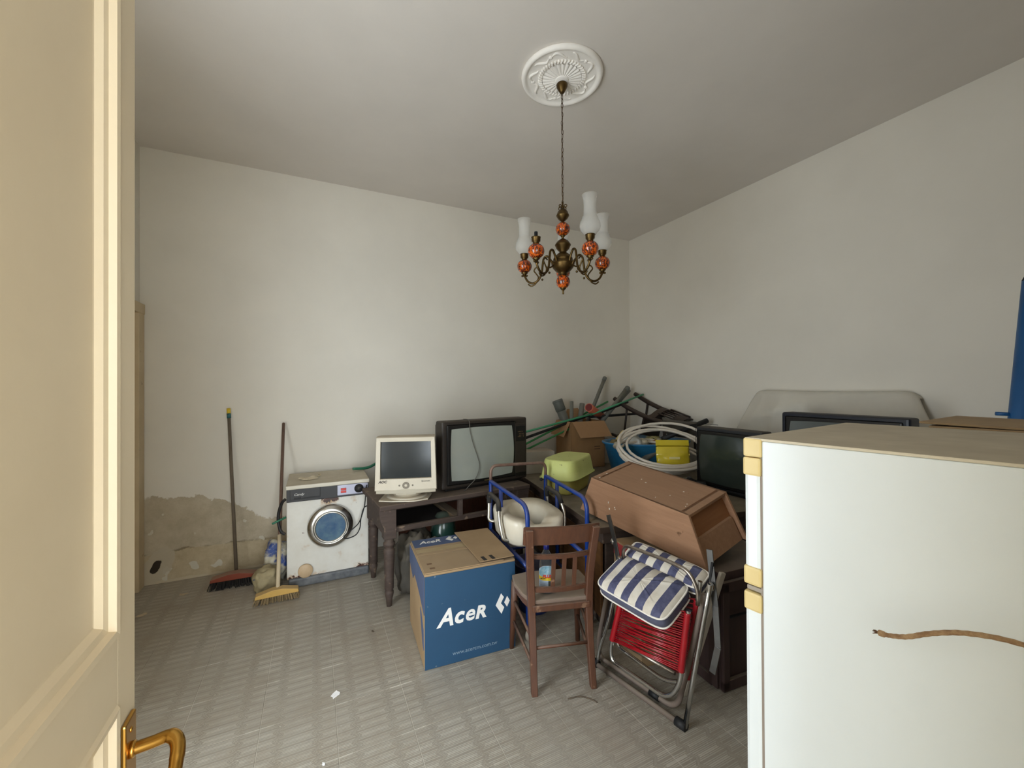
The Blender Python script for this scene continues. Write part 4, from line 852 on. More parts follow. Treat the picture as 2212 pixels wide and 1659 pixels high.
# white seat
m_porc = M('white_moulded_plastic', (236, 230, 214), 0.28, rgb2=(228, 219, 198), scale=4, dust=0.55, dustc=(176, 158, 130))
rs = thing('raised_toilet_seat', 'white moulded raised toilet seat with aluminium arms, set in the blue frame', 'toilet seat', (1.285, 2.43, 0.505), R_(-4))
def seat_shape(bm):
    n = 48
    def outer(t, s): return Vector((0.205 * s * math.copysign(abs(math.cos(t)) ** 0.55, math.cos(t)), 0.225 * s * math.copysign(abs(math.sin(t)) ** 0.55, math.sin(t)), 0))
    def inner(t, s): return Vector((0.112 * s * math.cos(t), 0.150 * s * math.sin(t), 0))
    dip = lambda t: 0.030 * math.exp(-((math.sin(t) + 1) / 0.06) ** 2) + 0.012 * math.sin(t) * -1
    rows = []
    for kind, s, z in (('o', 0.86, 0.0), ('o', 0.93, 0.02), ('o', 0.985, 0.10), ('o', 1.0, 0.145), ('o', 0.985, 0.165), ('o', 0.94, 0.175), ('i', 1.18, 0.168), ('i', 1.02, 0.152), ('i', 0.96, 0.10), ('i', 0.92, 0.01)):
        row = []
        for k in range(n):
            t = 2 * math.pi * k / n; q = (outer if kind == 'o' else inner)(t, s); d = dip(t) * (1 if z > 0.09 else 0)
            row.append(bm.verts.new((q.x, q.y, z - d)))
        rows.append(row)
    rows.append(rows[0])
    for a, b in zip(rows, rows[1:]):
        for k in range(n): f = bm.faces.new((a[k], a[(k + 1) % n], b[(k + 1) % n], b[k])); f.smooth = True
P('seat_moulding', m_porc, rs, seat_shape)
m_foam = M('black_foam', (36, 34, 32), 0.9, dust=0.2)
for s in (-1, 1):
    am = thing('arm_rest', None, None); am.parent = rs; am.location = (s * 0.200, 0.0, 0.0); am.scale = (s, 1, 1)
    bm = bmesh.new(); tube(bm, bend([(-0.03, 0.120, 0.075), (0.030, 0.135, 0.078), (0.018, 0.150, 0.265), (0.018, -0.035, 0.255), (0.034, -0.095, 0.14), (0.016, -0.115, 0.03), (-0.04, -0.12, 0.025)], 0.05, 7), 0.0108, 12); obj('arm_tube', bm, m_alu, am)
    bm = bmesh.new(); tube(bm, bend([(0.021, 0.147, 0.20), (0.018, 0.150, 0.265), (0.018, -0.035, 0.255), (0.025, -0.062, 0.20)], 0.05, 7), 0.0165, 12); obj('foam_grip', bm, m_foam, am)

# ------------------------------------------------------------------ big wooden chest carrying the clutter
m_chest = M('brown_chest_wood', (112, 76, 40), 0.6, rgb2=(84, 56, 30), scale=6, stretch=(1, 1, 9), dust=0.2); m_chest_top = M('dust_covered_top', (62, 48, 38), 0.8, dust=0.95, dustc=(132, 122, 104))
cst = thing('wooden_chest', 'low wide brown wooden chest with a thick dusty top under the heap of clutter', 'chest', (1.535, 1.98, 0), R_(-9.2))
CW, CD, CZ = 1.70, 1.83, 0.65
P('chest_top', m_chest_top, cst, box, (CW / 2, CD / 2, CZ - 0.02), (CW, CD, 0.04), 0.006)
P('chest_frame', m_oldwood, cst, box, (CW / 2 + 0.01, CD / 2, CZ - 0.075), (CW - 0.05, CD - 0.05, 0.07), 0.004)
for k in range(3): P('side_panel', m_chest, cst, box, (0.042, 0.06 + CD / 3 * (k + 0.5) - 0.03, 0.31), (0.02, CD / 3 - 0.05, 0.46), 0.003)
P('carcass', m_oldwood, cst, box, (CW / 2 + 0.02, CD / 2, 0.29), (CW - 0.10, CD - 0.10, 0.58), 0.004)
# green basins
def basin_shape(bm, w, d, h, flare, rim, inv):
    n = 40; rows = []
    def sq(t, a, b): return (a * math.copysign(abs(math.cos(t)) ** 0.42, math.cos(t)), b * math.copysign(abs(math.sin(t)) ** 0.42, math.sin(t)))
    prof = [(1 + rim, 0.006), (1 + rim, 0.0), (1.0, 0.004), (1 - flare * 0.5, h * 0.5), (1 - flare, h * 0.92), (1 - flare * 1.25, h), (1 - flare * 1.6, h), (0.02, h)]
    for s, z in prof:
        rows.append([bm.verts.new((*sq(2 * math.pi * k / n, w / 2 * s, d / 2 * s), z if inv else h - z)) for k in range(n)])
    for a, b in zip(rows, rows[1:]):
        for k in range(n): f = bm.faces.new((a[k], a[(k + 1) % n], b[(k + 1) % n], b[k])); f.smooth = True
m_green = M('pale_green_plastic', (212, 220, 138), 0.5, rgb2=(200, 208, 124), scale=6, dust=0.15, dustc=(186, 182, 136), spots=((132, 134, 82), 30, 0.68, 0.06)); m_yel = M('yellowed_plastic', (186, 178, 96), 0.5, rgb2=(170, 160, 84), scale=8)
bm = bmesh.new(); basin_shape(bm, 0.50, 0.26, 0.120, 0.12, 0.03, False); gb2 = obj('yellow_basin', bm, m_yel, None, (1.895, 2.855, 0.652), (0, 0, R_(34))); tag(gb2, 'yellowish plastic basin under the upturned green basin', 'basin')
bm = bmesh.new(); basin_shape(bm, 0.54, 0.31, 0.145, 0.12, 0.06, True); gb = obj('green_basin', bm, m_green, None, (1.895, 2.855, 0.774), (0, 0, R_(34))); tag(gb, 'pale green plastic basin lying upside down beside the blue frame', 'basin')
# low white carton behind the television
bm = bmesh.new(); box(bm, (0, 0, 0.105), (0.34, 0.26, 0.21), 0.003); wb = obj('white_box', bm, M('white_carton', (176, 170, 158), 0.8, dust=0.6, dustc=(164, 140, 118)), None, (1.98, 3.60, 0.652), (0, 0, R_(-9))); tag(wb, 'low white box between the television and the green basin', 'box')

# ------------------------------------------------------------------ open cardboard box with pipes
jb = thing('open_cardboard_box', 'open brown cardboard box stuffed with pipes in the corner', 'cardboard box', (2.36, 3.50, 0.652), R_(-5))
JW, JD, JH = 0.40, 0.33, 0.48
for (c_, s_) in (((JW / 2, 0.002, JH / 2), (JW, 0.004, JH)), ((JW / 2, JD - 0.002, JH / 2), (JW, 0.004, JH)), ((0.002, JD / 2, JH / 2), (0.004, JD, JH)), ((JW - 0.002, JD / 2, JH / 2), (0.004, JD, JH))): P('carton_wall', m_card_dark, jb, box, c_, s_)
P('carton_bottom', m_card_dark, jb, box, (JW / 2, JD / 2, 0.003), (JW, JD, 0.004))
m_flap = M('pale_flap', (160, 124, 88), 0.9, rgb2=(146, 112, 78), scale=6)
bm = bmesh.new(); prism(bm, [(0.012, 0), (JW - 0.004, 0), (JW + 0.05, -0.17), (0.075, -0.175)], 0.004, Matrix.Translation((0, -0.001, JH)) @ Matrix.Rotation(R_(68), 4, 'X')); obj('flap', bm, m_flap, jb)
bm = bmesh.new(); prism(bm, [(0.0, 0.01), (-0.17, 0.02), (-0.165, JD - 0.02), (0.0, JD - 0.01)], 0.004, Matrix.Translation((-0.001, 0, JH)) @ Matrix.Rotation(R_(-64), 4, 'Y')); obj('flap', bm, m_flap, jb)
bm = bmesh.new(); prism(bm, [(0.10, 0), (JW - 0.03, 0), (JW - 0.10, 0.13), (0.16, 0.12)], 0.004, Matrix.Translation((0, JD, JH)) @ Matrix.Rotation(R_(65), 4, 'X')); obj('flap', bm, m_flap, jb)
m_ink = M('carton_ink', (70, 48, 30), 0.9)
for z in (0.19, 0.215): P('printed_line', m_ink, jb, box, (0.31, -0.0005, z), (0.07, 0.0012, 0.006))
m_pvc = M('grey_pvc', (104, 108, 104), 0.5, rgb2=(92, 96, 92), scale=8, dust=0.3); m_pvc2 = M('grey_pvc_end', (150, 152, 146), 0.6)
def pipe(name, label, a, b, r, mat, cat_='pipe', group=None, hollow=None, socket=False):
    a = Vector(a); b = Vector(b); bm = bmesh.new(); d = (b - a).normalized()
    tube(bm, [a, b], r, 16, caps=True)
    if socket: tube(bm, [b - d * r * 2.6, b - d * r * 2.4, b - d * r * 0.2, b], [r, r * 1.14, r * 1.16, r * 1.16], 16); tube(bm, [b - d * r * 0.5, b - d * r * 0.25], r * 1.22, 16)
    o = obj(name, bm, mat); tag(o, label, cat_, group)
    if hollow:
        e = bmesh.new(); tube(e, [b - d * 0.001, b + d * 0.0008], r * 0.84, 16); tag(obj('bore_disc', e, hollow, o))  # flat disc on the closed end; dark ones paint the shade inside
    return o
g = 'pipes and rods in the corner'
pipe('grey_pipe', 'long grey pipe slanting up against the wall, highest of the pipes', (2.60, 3.66, 0.95), (3.16, 3.955, 1.60), 0.021, m_pvc, group=g, socket=True)
pipe('grey_pipe', 'thick grey pipe slanting across in front of the corner edge', (2.74, 3.58, 1.04), (3.41, 3.84, 1.475), 0.026, m_pvc, group=g, socket=True)
pipe('grey_pipe', 'second grey pipe close behind the thick slanting one', (2.82, 3.66, 1.07), (3.47, 3.88, 1.44), 0.020, m_pvc, group=g)
pipe('grey_pipe', 'wide grey pipe with a socket end leaning out of the cardboard box', (2.57, 3.72, 0.80), (2.42, 3.86, 1.345), 0.050, m_pvc, group=g, hollow=m_black, socket=True)
pipe('grey_pipe', 'narrow grey pipe with a pale cut end standing in the box', (2.43, 3.60, 0.80), (2.49, 3.68, 1.335), 0.021, m_pvc, group=g, hollow=m_pvc2)
pipe('grey_pipe', 'middle-sized grey pipe tilting beside the red pipe', (2.47, 3.56, 0.85), (2.60, 3.64, 1.31), 0.028, m_pvc, group=g, hollow=m_black)
pipe('red_pipe', 'short terracotta red pipe with open end lying on the box', (2.92, 3.72, 1.155), (2.585, 3.50, 1.275), 0.045, M('terracotta_pvc', (178, 96, 70), 0.5, rgb2=(164, 84, 60), scale=6), group=g, hollow=M('red_bore_shade', (96, 22, 18), 0.7))
m_gr = M('green_rod', (44, 128, 68), 0.45, rgb2=(58, 140, 84), scale=5); m_gr2 = M('green_rod_teal', (70, 150, 110), 0.45)
rods = [((1.70, 3.74, 0.98), (2.62, 3.50, 1.205), 0.011, m_gr2, 'upper teal green rod running behind the brown television'), ((1.76, 3.70, 0.84), (2.93, 3.62, 1.325), 0.0105, m_gr, 'bright green rod rising to the red pipe'), ((1.82, 3.72, 0.80), (2.46, 3.52, 1.10), 0.0095, m_gr, 'lowest green rod beside the brown television'), ((2.62, 3.52, 1.195), (3.56, 3.74, 1.395), 0.0105, m_gr2, 'long pale green rod reaching to the wall on the window side')]
for a, b, r, m_, l in rods: pipe('green_rod', l, a, b, r, m_, 'rod', g)
pipe('black_rod', 'black rod lying between the green rods beside the television', (1.72, 3.72, 0.91), (2.60, 3.53, 1.19), 0.014, m_black, 'rod', g)
pipe('black_rod', 'black rod ending below the tip of the long green rod', (2.66, 3.60, 1.17), (3.30, 3.72, 1.31), 0.015, m_black, 'rod', g)
pipe('black_rod', 'lower black rod running level behind the blue tub', (2.70, 3.62, 1.165), (3.42, 3.70, 1.17), 0.014, m_black, 'rod', g)

# ------------------------------------------------------------------ blue tub full of odds and ends
tubc = Vector((2.985, 3.10, 0.652)); m_tub = M('blue_tub_plastic', (40, 120, 168), 0.45, rgb2=(32, 104, 150), scale=5, dust=0.3)
bm = bmesh.new(); rows = []
for s, z in ((0.02, 0.004), (0.74, 0.0), (0.78, 0.012), (0.94, 0.27), (0.96, 0.275), (1.0, 0.290), (1.0, 0.300), (0.955, 0.302), (0.92, 0.285), (0.75, 0.02), (0.02, 0.016)):
    rows.append([bm.verts.new((0.455 * s * math.cos(t), 0.295 * s * math.sin(t), z)) for t in [2 * math.pi * k / 56 for k in range(56)]])
for a, b in zip(rows, rows[1:]):
    for k in range(56): f = bm.faces.new((a[k], a[(k + 1) % 56], b[(k + 1) % 56], b[k])); f.smooth = True
tag(obj('blue_tub', bm, m_tub, None, tubc, (0, 0, R_(-14))), 'large oval blue plastic tub full of old crockery', 'tub')
bm = bmesh.new(); surf(bm, lambda u, v: Vector((0.415 * v * math.cos(2 * math.pi * u), 0.262 * v * math.sin(2 * math.pi * u), 0.215 + 0.03 * mnoise.noise(Vector((9 * v * math.cos(6.28 * u), 9 * v * math.sin(6.28 * u), 0))) )), 40, 8, closed_u=True)
tag(obj('crockery_heap', bm, M('mixed_crockery', (120, 112, 92), 0.6, rgb2=(78, 70, 56), scale=12), None, tubc, (0, 0, R_(-14))), 'packed layer of dusty odds and ends inside the blue tub', 'odds and ends', kind='stuff')
def at_tub(x, y, z): return Vector((tubc.x + x, tubc.y + y, tubc.z + z))
m_cream2 = M('cream_plastic', (206, 186, 130), 0.5, rgb2=(190, 170, 114), scale=6)
bm = bmesh.new(); lathe(bm, [(0.105, 0.0), (0.100, 0.012), (0.020, 0.150), (0.010, 0.165)], seg=28); tag(obj('cream_funnel', bm, m_cream2, None, at_tub(-0.265, 0.045, 0.255), (R_(14), R_(-8), 0)), 'cream plastic funnel pointing up out of the blue tub', 'funnel')
bm = bmesh.new(); lathe(bm, [(0.0, 0.0), (0.06, 0.002), (0.095, 0.016), (0.10, 0.020), (0.06, 0.008), (0.0, 0.006)], seg=36); tag(obj('white_plate', bm, M('white_glaze', (224, 226, 224), 0.2), None, at_tub(-0.255, -0.075, 0.292), (R_(58), R_(6), R_(-25))), 'white plate standing at the near rim of the blue tub', 'plate')
bm = bmesh.new(); lathe(bm, [(0.0, 0.0), (0.075, 0.0), (0.10, 0.03), (0.11, 0.09), (0.106, 0.09), (0.095, 0.03), (0.0, 0.008)], seg=30); tag(obj('glass_bowl', bm, m_clear, None, at_tub(-0.02, 0.03, 0.24), (R_(10), 0, 0)), 'clear glass bowl in the middle of the blue tub', 'bowl')
bm = bmesh.new(); lathe(bm, [(0.035, 0.0), (0.040, 0.005), (0.040, 0.06), (0.028, 0.075), (0.030, 0.085), (0.0, 0.085)], seg=20); tag(obj('glass_jar', bm, M('dusty_glass', (168, 160, 140), 0.3, coat=0.4), None, at_tub(-0.125, -0.09, 0.255), (R_(35), 0, R_(-20))), 'small dusty glass jar beside the white plate', 'jar')
for q, (x, y, z, s, m_, l) in enumerate(((0.02, -0.10, 0.275, (0.052, 0.045, 0.038), M('amber_pot', (150, 106, 52), 0.4, rgb2=(120, 84, 40), scale=10), 'round amber brown pot at the near side of the tub'), (0.155, 0.06, 0.285, (0.11, 0.085, 0.038), M('yellow_lace_dish', (186, 176, 118), 0.6, rgb2=(150, 140, 92), scale=60, contrast=0.1), 'yellowish openwork dish among the crockery'), (-0.345, 0.06, 0.275, (0.055, 0.05, 0.045), M('olive_pot', (118, 104, 60), 0.5, rgb2=(92, 80, 46), scale=16), 'small olive pot at the cardboard box end of the tub'), (-0.385, -0.04, 0.275, (0.055, 0.045, 0.03), M('dusty_glass', (168, 160, 140), 0.3), 'dusty glass dish at the left rim of the tub'), (0.09, -0.07, 0.28, (0.06, 0.05, 0.03), M('shell_white', (196, 188, 164), 0.5, rgb2=(160, 150, 126), scale=18), 'whitish shell-shaped dish next to the amber pot'))):
    bm = bmesh.new(); lathe(bm, [(0.0, -0.9), (0.6, -0.8), (0.95, -0.3), (1.0, 0.1), (0.85, 0.6), (0.7, 0.85), (0.75, 1.0), (0.62, 0.95), (0.0, 0.3)], seg=24)
    bmesh.ops.scale(bm, vec=s, verts=bm.verts); tag(obj('dish' if q in (1, 3, 4) else 'pot', bm, m_, None, at_tub(x, y, z), (0.3 * (q - 1), 0.2 * (2 - q), q)), l, 'dish' if q in (1, 3, 4) else 'pot', 'crockery in the blue tub')
wg = thing('wine_glass', 'stemmed glass poking up at the back of the blue tub', 'glass', at_tub(-0.01, 0.15, 0.23)); P('glass_bowl', m_clear, wg, lathe, [(0.006, 0.07), (0.02, 0.085), (0.03, 0.11), (0.032, 0.14)], seg=18); P('glass_stem', m_clear, wg, lathe, [(0.028, 0.0), (0.006, 0.006), (0.005, 0.07)], seg=14)
# black plate and bag, hose, yellow bag
hp = []; ha = Vector((0.93, -0.36, 0.0)); NH = 26; hr_ = random.Random(4)
laps = [(0.0, 0.33, 0.28), (0.03, 0.30, 0.62), (-0.02, 0.35, 0.50), (0.05, 0.32, 0.75), (-0.04, 0.36, 0.20), (0.02, 0.30, 0.55), (0.0, 0.28, 0.40)]
for k in range(6 * NH):
    lap = k / NH; i = int(lap); w_ = lap - i; L0, L1 = laps[i], laps[i + 1]; o_, r, tl = (L0[q] * (1 - w_) + L1[q] * w_ for q in range(3))
    t = 2 * math.pi * lap; hb = Vector((0.36, 0.93 * math.cos(tl), math.sin(tl)))
    hp.append(Vector((2.80 + o_ + 0.01 * lap, 2.74 - o_ * 0.5, 0.735 + r * math.sin(tl) + 0.012 * lap)) + ha * r * 1.22 * math.cos(t) + hb * r * 0.9 * math.sin(t))
bm = bmesh.new(); tube(bm, hp, 0.0125, 10); tag(obj('hose_coil', bm, M('white_conduit', (214, 206, 194), 0.45, dust=0.2)), 'loose coil of white plastic hose lying behind the wooden trough', 'hose')
bm = bmesh.new(); tube(bm, cat([(2.62, 2.80, 0.70), (2.75, 2.90, 0.80), (2.95, 2.86, 0.90), (3.12, 2.80, 0.92)], 8), 0.030, 14); tag(obj('corrugated_duct', bm, M('grey_duct', (98, 100, 98), 0.6, bump=0.3, bscale=90)), 'bent dark grey flexible duct inside the white hose coil', 'duct')
bm = bmesh.new()
def bag(u, v):
    x = (u - 0.5) * 0.285; bulge = 0.040 * math.sin(math.pi * u) * math.sin(math.pi * min(1, v * 1.25)); fold = 0.010 * math.sin(u * 9 + 1) * math.exp(-((v - 0.52) / 0.08) ** 2)
    return x, bulge + fold, v * 0.262
def bag_s(s): return lambda u, v: Vector((bag(u, v)[0], -s * (bag(u, v)[1] + 0.002), bag(u, v)[2]))
surf(bm, bag_s(1), 18, 22); surf(bm, bag_s(-1), 18, 22); bmesh.ops.remove_doubles(bm, verts=bm.verts, dist=0.006)
yb = obj('yellow_bag', bm, M('yellow_plastic_film', (220, 200, 58), 0.22, rgb2=(210, 188, 48), scale=6, coat=0.5), None, (2.82, 2.60, 0.760), (R_(-10), 0, R_(-30))); tag(yb, 'shiny yellow plastic bag propped up against the hose coil', 'bag')
P('bag_print', M('pale_yellow_print', (232, 220, 150), 0.4), yb, box, (0.0, -0.046, 0.105), (0.09, 0.002, 0.02))
bm = bmesh.new(); bmesh.ops.create_icosphere(bm, subdivisions=4, radius=1)
for v in bm.verts:
    q = v.co.copy(); n_ = 0.22 * mnoise.noise(q * 2.4) + 0.14 * abs(mnoise.noise(q * 6)); v.co = Vector((q.x * (1 + n_) * 0.25, q.y * (1 + n_) * 0.14, max(-0.0, (q.z + 0.7) * 0.06 * (1 + n_ * 2))))
tag(obj('black_bin_bag', bm, M('black_film', (24, 24, 24), 0.28, coat=0.4), None, (2.55, 2.36, 0.652), (0, 0, R_(-28)), True), 'flattened black plastic bag beneath the white hose', 'bag')
bm = bmesh.new(); ball(bm, (0, 0, 0.03), (0.035, 0.03, 0.03)); bp_ = obj('green_bottle', bm, M('dark_green_glass', (34, 66, 40), 0.25), None, (2.20, 2.76, 0.652)); bm = bmesh.new(); tube(bm, [(0.02, 0, 0.03), (0.09, 0.02, 0.03)], [0.028, 0.012], 14); obj('bottle_neck', bm, MATS['dark_green_glass'], bp_); tag(bp_, 'small dark green bottle lying by the trough end', 'bottle')
bm = bmesh.new(); lathe(bm, [(0.0, 0.0), (0.10, 0.0), (0.105, 0.01), (0.135, 0.30), (0.142, 0.305), (0.140, 0.315), (0.130, 0.312), (0.10, 0.02), (0.0, 0.015)], seg=32); tag(obj('navy_bucket', bm, M('navy_plastic', (26, 40, 84), 0.4, dust=0.3), None, (1.34, 2.44, 0.001)), 'dark navy bucket standing on the floor inside the blue frame', 'bucket')
# ------------------------------------------------------------------ broken dark chairs against the wall
m_dkchair = M('very_dark_chair_wood', (52, 38, 31), 0.5, rgb2=(40, 29, 24), scale=9, stretch=(6, 6, 1), dust=0.35, dustc=(98, 82, 68))
def old_chair(label, origin, ax_long, ax_side, scale=1.0):
    """chair lying with its legs up: local x = along the stiles from foot to crest, y = across, z = towards the seat front"""
    X_ = Vector(ax_long).normalized(); Y_ = Vector(ax_side); Y_ = (Y_ - X_ * Y_.dot(X_)).normalized(); Z_ = X_.cross(Y_)
    t = thing('bentwood_chair', label, 'chair', origin, group='broken chairs in the corner'); t.rotation_euler = Matrix((X_, Y_, Z_)).transposed().to_euler(); t.scale = (scale,) * 3
    for s in (0, 1):
        y = s * 0.36
        bm = bmesh.new(); tube(bm, cat([(0, y, -0.05), (0.2, y, -0.012), (0.42, y, 0.0), (0.62, y * 0.98, -0.006), (0.86, y * 0.96, -0.045)], 6), 0.025, 10); obj('back_stile', bm, m_dkchair, t)
        bm = bmesh.new(); tube(bm, cat([(0.03, y * 0.96 + 0.007, 0.40), (0.2, y * 0.97, 0.385), (0.43, y, 0.37)], 5), [0.016] * 5 + [0.019] * 6, 10); obj('front_leg', bm, m_dkchair, t)
        bm = bmesh.new(); tube(bm, [(0.20, y, -0.01), (0.22, y, 0.385)], 0.012, 8); obj('side_stretcher', bm, m_dkchair, t)
    for x, b_ in ((0.78, 0.105), (0.54, 0.07)):
        bm = bmesh.new(); n = 12; prev_ = None
        for i in range(n + 1):
            u = i / n; q = Vector((x, 0.36 * u, -0.02 - 0.055 * math.sin(math.pi * u)))
            rg = [bm.verts.new(q + Vector(v)) for v in ((-b_ / 2, 0, -0.007), (b_ / 2, 0, -0.007), (b_ / 2, 0, 0.007), (-b_ / 2, 0, 0.007))]
            if prev_:
                for k in range(4): bm.faces.new((prev_[k], prev_[(k + 1) % 4], rg[(k + 1) % 4], rg[k]))
            else: bm.faces.new(list(reversed(rg)))
            prev_ = rg
        bm.faces.new(prev_); obj('back_rail', bm, m_dkchair, t)
    for y in (0.07, 0.125, 0.18, 0.235, 0.29):
        bm = bmesh.new(); tube(bm, [(0.56, y, -0.065), (0.80, y, -0.068)], 0.009, 8); obj('back_spindle', bm, m_dkchair, t)
    bm = bmesh.new(); prism(bm, [(0.0, 0.0), (0.36, 0.0), (0.38, 0.36), (0.18, 0.40), (-0.02, 0.36)], 0.022, Matrix(((0, 0, 1, 0.44), (1, 0, 0, 0), (0, 1, 0, 0.01), (0, 0, 0, 1))), 0.004); obj('seat', bm, m_dkchair, t)
    bm = bmesh.new(); tube(bm, [(0.10, 0, 0.39), (0.10, 0.36, 0.39)], 0.009, 8); obj('front_stretcher', bm, m_dkchair, t)
    return t
old_chair('dark wooden chair lying legs-up against the wall behind the hose', (3.53, 3.86, 1.355), (0.16, -0.92, -0.30), (-0.85, -0.10, -0.12))
bk = thing('chair_backrest', 'broken curved dark chair backrest lying near the black pole', 'chair part', (3.30, 2.98, 0.985)); bk.rotation_euler = (R_(28), R_(6), R_(-62))
bm = bmesh.new()
def shell_(u, v): a_ = (u - 0.5) * 1.5; return Vector((0.24 * math.sin(a_), 0.16 * (1 - math.cos(a_)), 0.14 * v + 0.05 * math.cos(a_) * v))
surf(bm, shell_, 20, 6); solid(obj('curved_board', bm, M('grey_dusty_board', (96, 90, 80), 0.7, rgb2=(76, 70, 62), scale=6), bk), 0.012)
for x in (-0.15, 0.15): bm = bmesh.new(); tube(bm, [(x, 0.04, -0.22), (x, 0.03, 0.05)], 0.014, 10); obj('stub_post', bm, m_dkchair, bk)
pipe('black_pole', 'thick black pole end sticking out above the dark television', (3.02, 2.92, 0.985), (3.47, 2.78, 1.155), 0.024, m_black, 'pole')

# ------------------------------------------------------------------ televisions, dust sheet
m_tvb = M('black_tv_plastic', (34, 36, 40), 0.5, rgb2=(28, 30, 34), scale=8, dust=0.75, dustc=(92, 84, 72))
def rz(n): return R_(n)
tv3 = tv('dark_television', 'dark tube television with greenish black screen just behind the white fridge', (2.86, 2.405, 0.652), R_(-90), 0.56, 0.51, 0.42, 0.015, M('green_black_crt', (48, 56, 52), 0.16, rgb2=(54, 62, 57), scale=3, coat=0.5), m_tvb, m_tvin, 0.045, 0.515, 0.07, 0.455)
bm = bmesh.new(); tube(bm, cat([(3.00, 2.30, 1.172), (2.92, 2.36, 1.180), (2.852, 2.385, 1.168), (2.836, 2.380, 1.08), (2.834, 2.375, 0.95), (2.834, 2.360, 0.80)], 6), 0.0022, 6); tag(obj('thin_wire', bm, m_black), 'thin black wire hanging over the dark television behind the fridge', 'wire')
cab = thing('tv_cabinet', 'dark low cabinet carrying the big television near the dust sheet', 'cabinet', (2.96, 1.02, 0))
P('carcass', m_oldwood, cab, box, (0.19, 0.31, 0.36), (0.36, 0.62, 0.70), 0.006); P('cabinet_top', m_oldwood, cab, box, (0.19, 0.31, 0.715), (0.40, 0.66, 0.02), 0.004)
for y in (0.16, 0.46): dr_ = P('door', m_chest, cab, box, (0.004, y, 0.36), (0.016, 0.28, 0.60), 0.004); P('knob', m_abrass, dr_, ball, (-0.012, y + (0.11 if y < 0.3 else -0.11), 0.40), 0.014, 10, 8)
tv2 = tv('wide_television', 'wide blue-black television standing in front of the dust sheet', (3.01, 1.80, 0.727), R_(-90), 0.705, 0.580, 0.36, 0.015, M('grey_black_crt', (88, 94, 94), 0.18, rgb2=(80, 86, 86), scale=3, coat=0.5), M('navy_tv_plastic', (26, 30, 42), 0.42, rgb2=(20, 24, 34), scale=8, dust=0.6, dustc=(72, 68, 64)), m_tvin, 0.055, 0.650, 0.08, 0.530)
# dust sheet draped over something tall
def sheet(u, v):
    y = 2.50 - 1.42 * u; ends = max(0.0, abs(u - 0.5) * 2 - 0.80) / 0.20
    topz = 1.446 - 0.012 * math.sin(3 * u) - 0.05 * ends ** 3
    yy = 1.80 + (y - 1.80) * (0.78 + 0.26 * min(1, v * 3.4))
    z = topz * (1 - v) + 0.01
    sag = 0.022 * math.sin(math.pi * u) * math.sin(math.pi * min(1.0, v * 2)) 
    drape = -0.034 * (1 - abs(math.sin(16 * (v + 0.13 * math.sin(math.pi * u) ** 2 + 0.02 * math.sin(7 * u))))) ** 3 * math.sin(math.pi * u) ** 0.5 * (1 if v > 0.03 else 0); fold = drape + 0.012 * (1 - abs(math.sin(13 * u + 3.0 * v * (u - 0.5)))) ** 2 * min(1, v * 5) * -2.6 + 0.014 * math.sin(30 * u + 4 * v) * min(1, v * 3) * ends + 0.012 * math.sin(11 * u + 14 * v) * math.exp(-((v - 0.10) / 0.07) ** 2)
    x = 3.515 - 0.035 * min(1, v * 8) - 0.04 * v + fold - sag + 0.03 * ends * (1 - v)
    return Vector((x, yy, z))
bm = bmesh.new(); g_ = surf(bm, sheet, 90, 40)
def sheet_top(u, w): q = sheet(u, 0.0); return Vector((q.x + (3.592 - q.x) * w, q.y, q.z + 0.002 * math.sin(3 * w)))
surf(bm, sheet_top, 90, 4); bmesh.ops.remove_doubles(bm, verts=bm.verts, dist=0.001)
tag(solid(obj('dust_sheet', bm, M('greyish_cloth', (206, 202, 190), 0.9, rgb2=(196, 190, 178), scale=4, bump=0.1, bscale=120)), 0.002), 'pale grey dust sheet draped over furniture against the wall', 'dust sheet')

# ------------------------------------------------------------------ wooden trough lying upside down
m_trough = M('trough_pine', (166, 126, 96), 0.75, rgb2=(146, 108, 80), scale=5, stretch=(9, 1, 9), bump=0.12, dust=0.4, dustc=(160, 130, 104), spots=((112, 80, 54), 11, 0.68, 0.04)); m_trough_in = M('trough_end_wood', (152, 102, 64), 0.7, rgb2=(132, 86, 52), scale=5, stretch=(1, 9, 9), bump=0.1)
e_w = Vector((0.973, 0.124, 0.195)); e_l = Vector((-0.238, 0.968, 0.082)); e_w.normalize(); e_l = (e_l - e_w * e_l.dot(e_w)).normalized(); e_n = e_w.cross(e_l)
tr = thing('wooden_trough', 'upturned pine kneading trough resting across the chest and the striped cushions', 'trough', (1.682, 1.462, 0.849)); tr.rotation_euler = Matrix((e_w, e_l, e_n)).transposed().to_euler()
TRW, TRL, TRH, SP, EX, BT = 0.356, 0.673, 0.250, 0.020, 0.108, 0.017
P('trough_bottom', m_trough, tr, box, (TRW / 2, TRL / 2, -BT / 2), (TRW, TRL + 0.004, BT), 0.002)
for s in (0, 1):
    bm = bmesh.new(); xs = (lambda z: (-SP * (-z) / TRH if s == 0 else TRW + SP * (-z) / TRH)); dxs = BT if s == 0 else -BT
    q = [(0.0, 0.0), (TRL, 0.0), (TRL + EX, -TRH), (-EX, -TRH)]
    o_ = [bm.verts.new((xs(z), y, z)) for y, z in q]; i_ = [bm.verts.new((xs(z) + dxs, y, z)) for y, z in q]
    bm.faces.new(o_); bm.faces.new(list(reversed(i_)))
    for k in range(4): bm.faces.new((o_[k], o_[(k + 1) % 4], i_[(k + 1) % 4], i_[k]))
    bmesh.ops.recalc_face_normals(bm, faces=bm.faces); bmesh.ops.bevel(bm, geom=list(bm.edges), offset=0.0025, segments=1, affect='EDGES'); obj('side_board', bm, m_trough, tr)
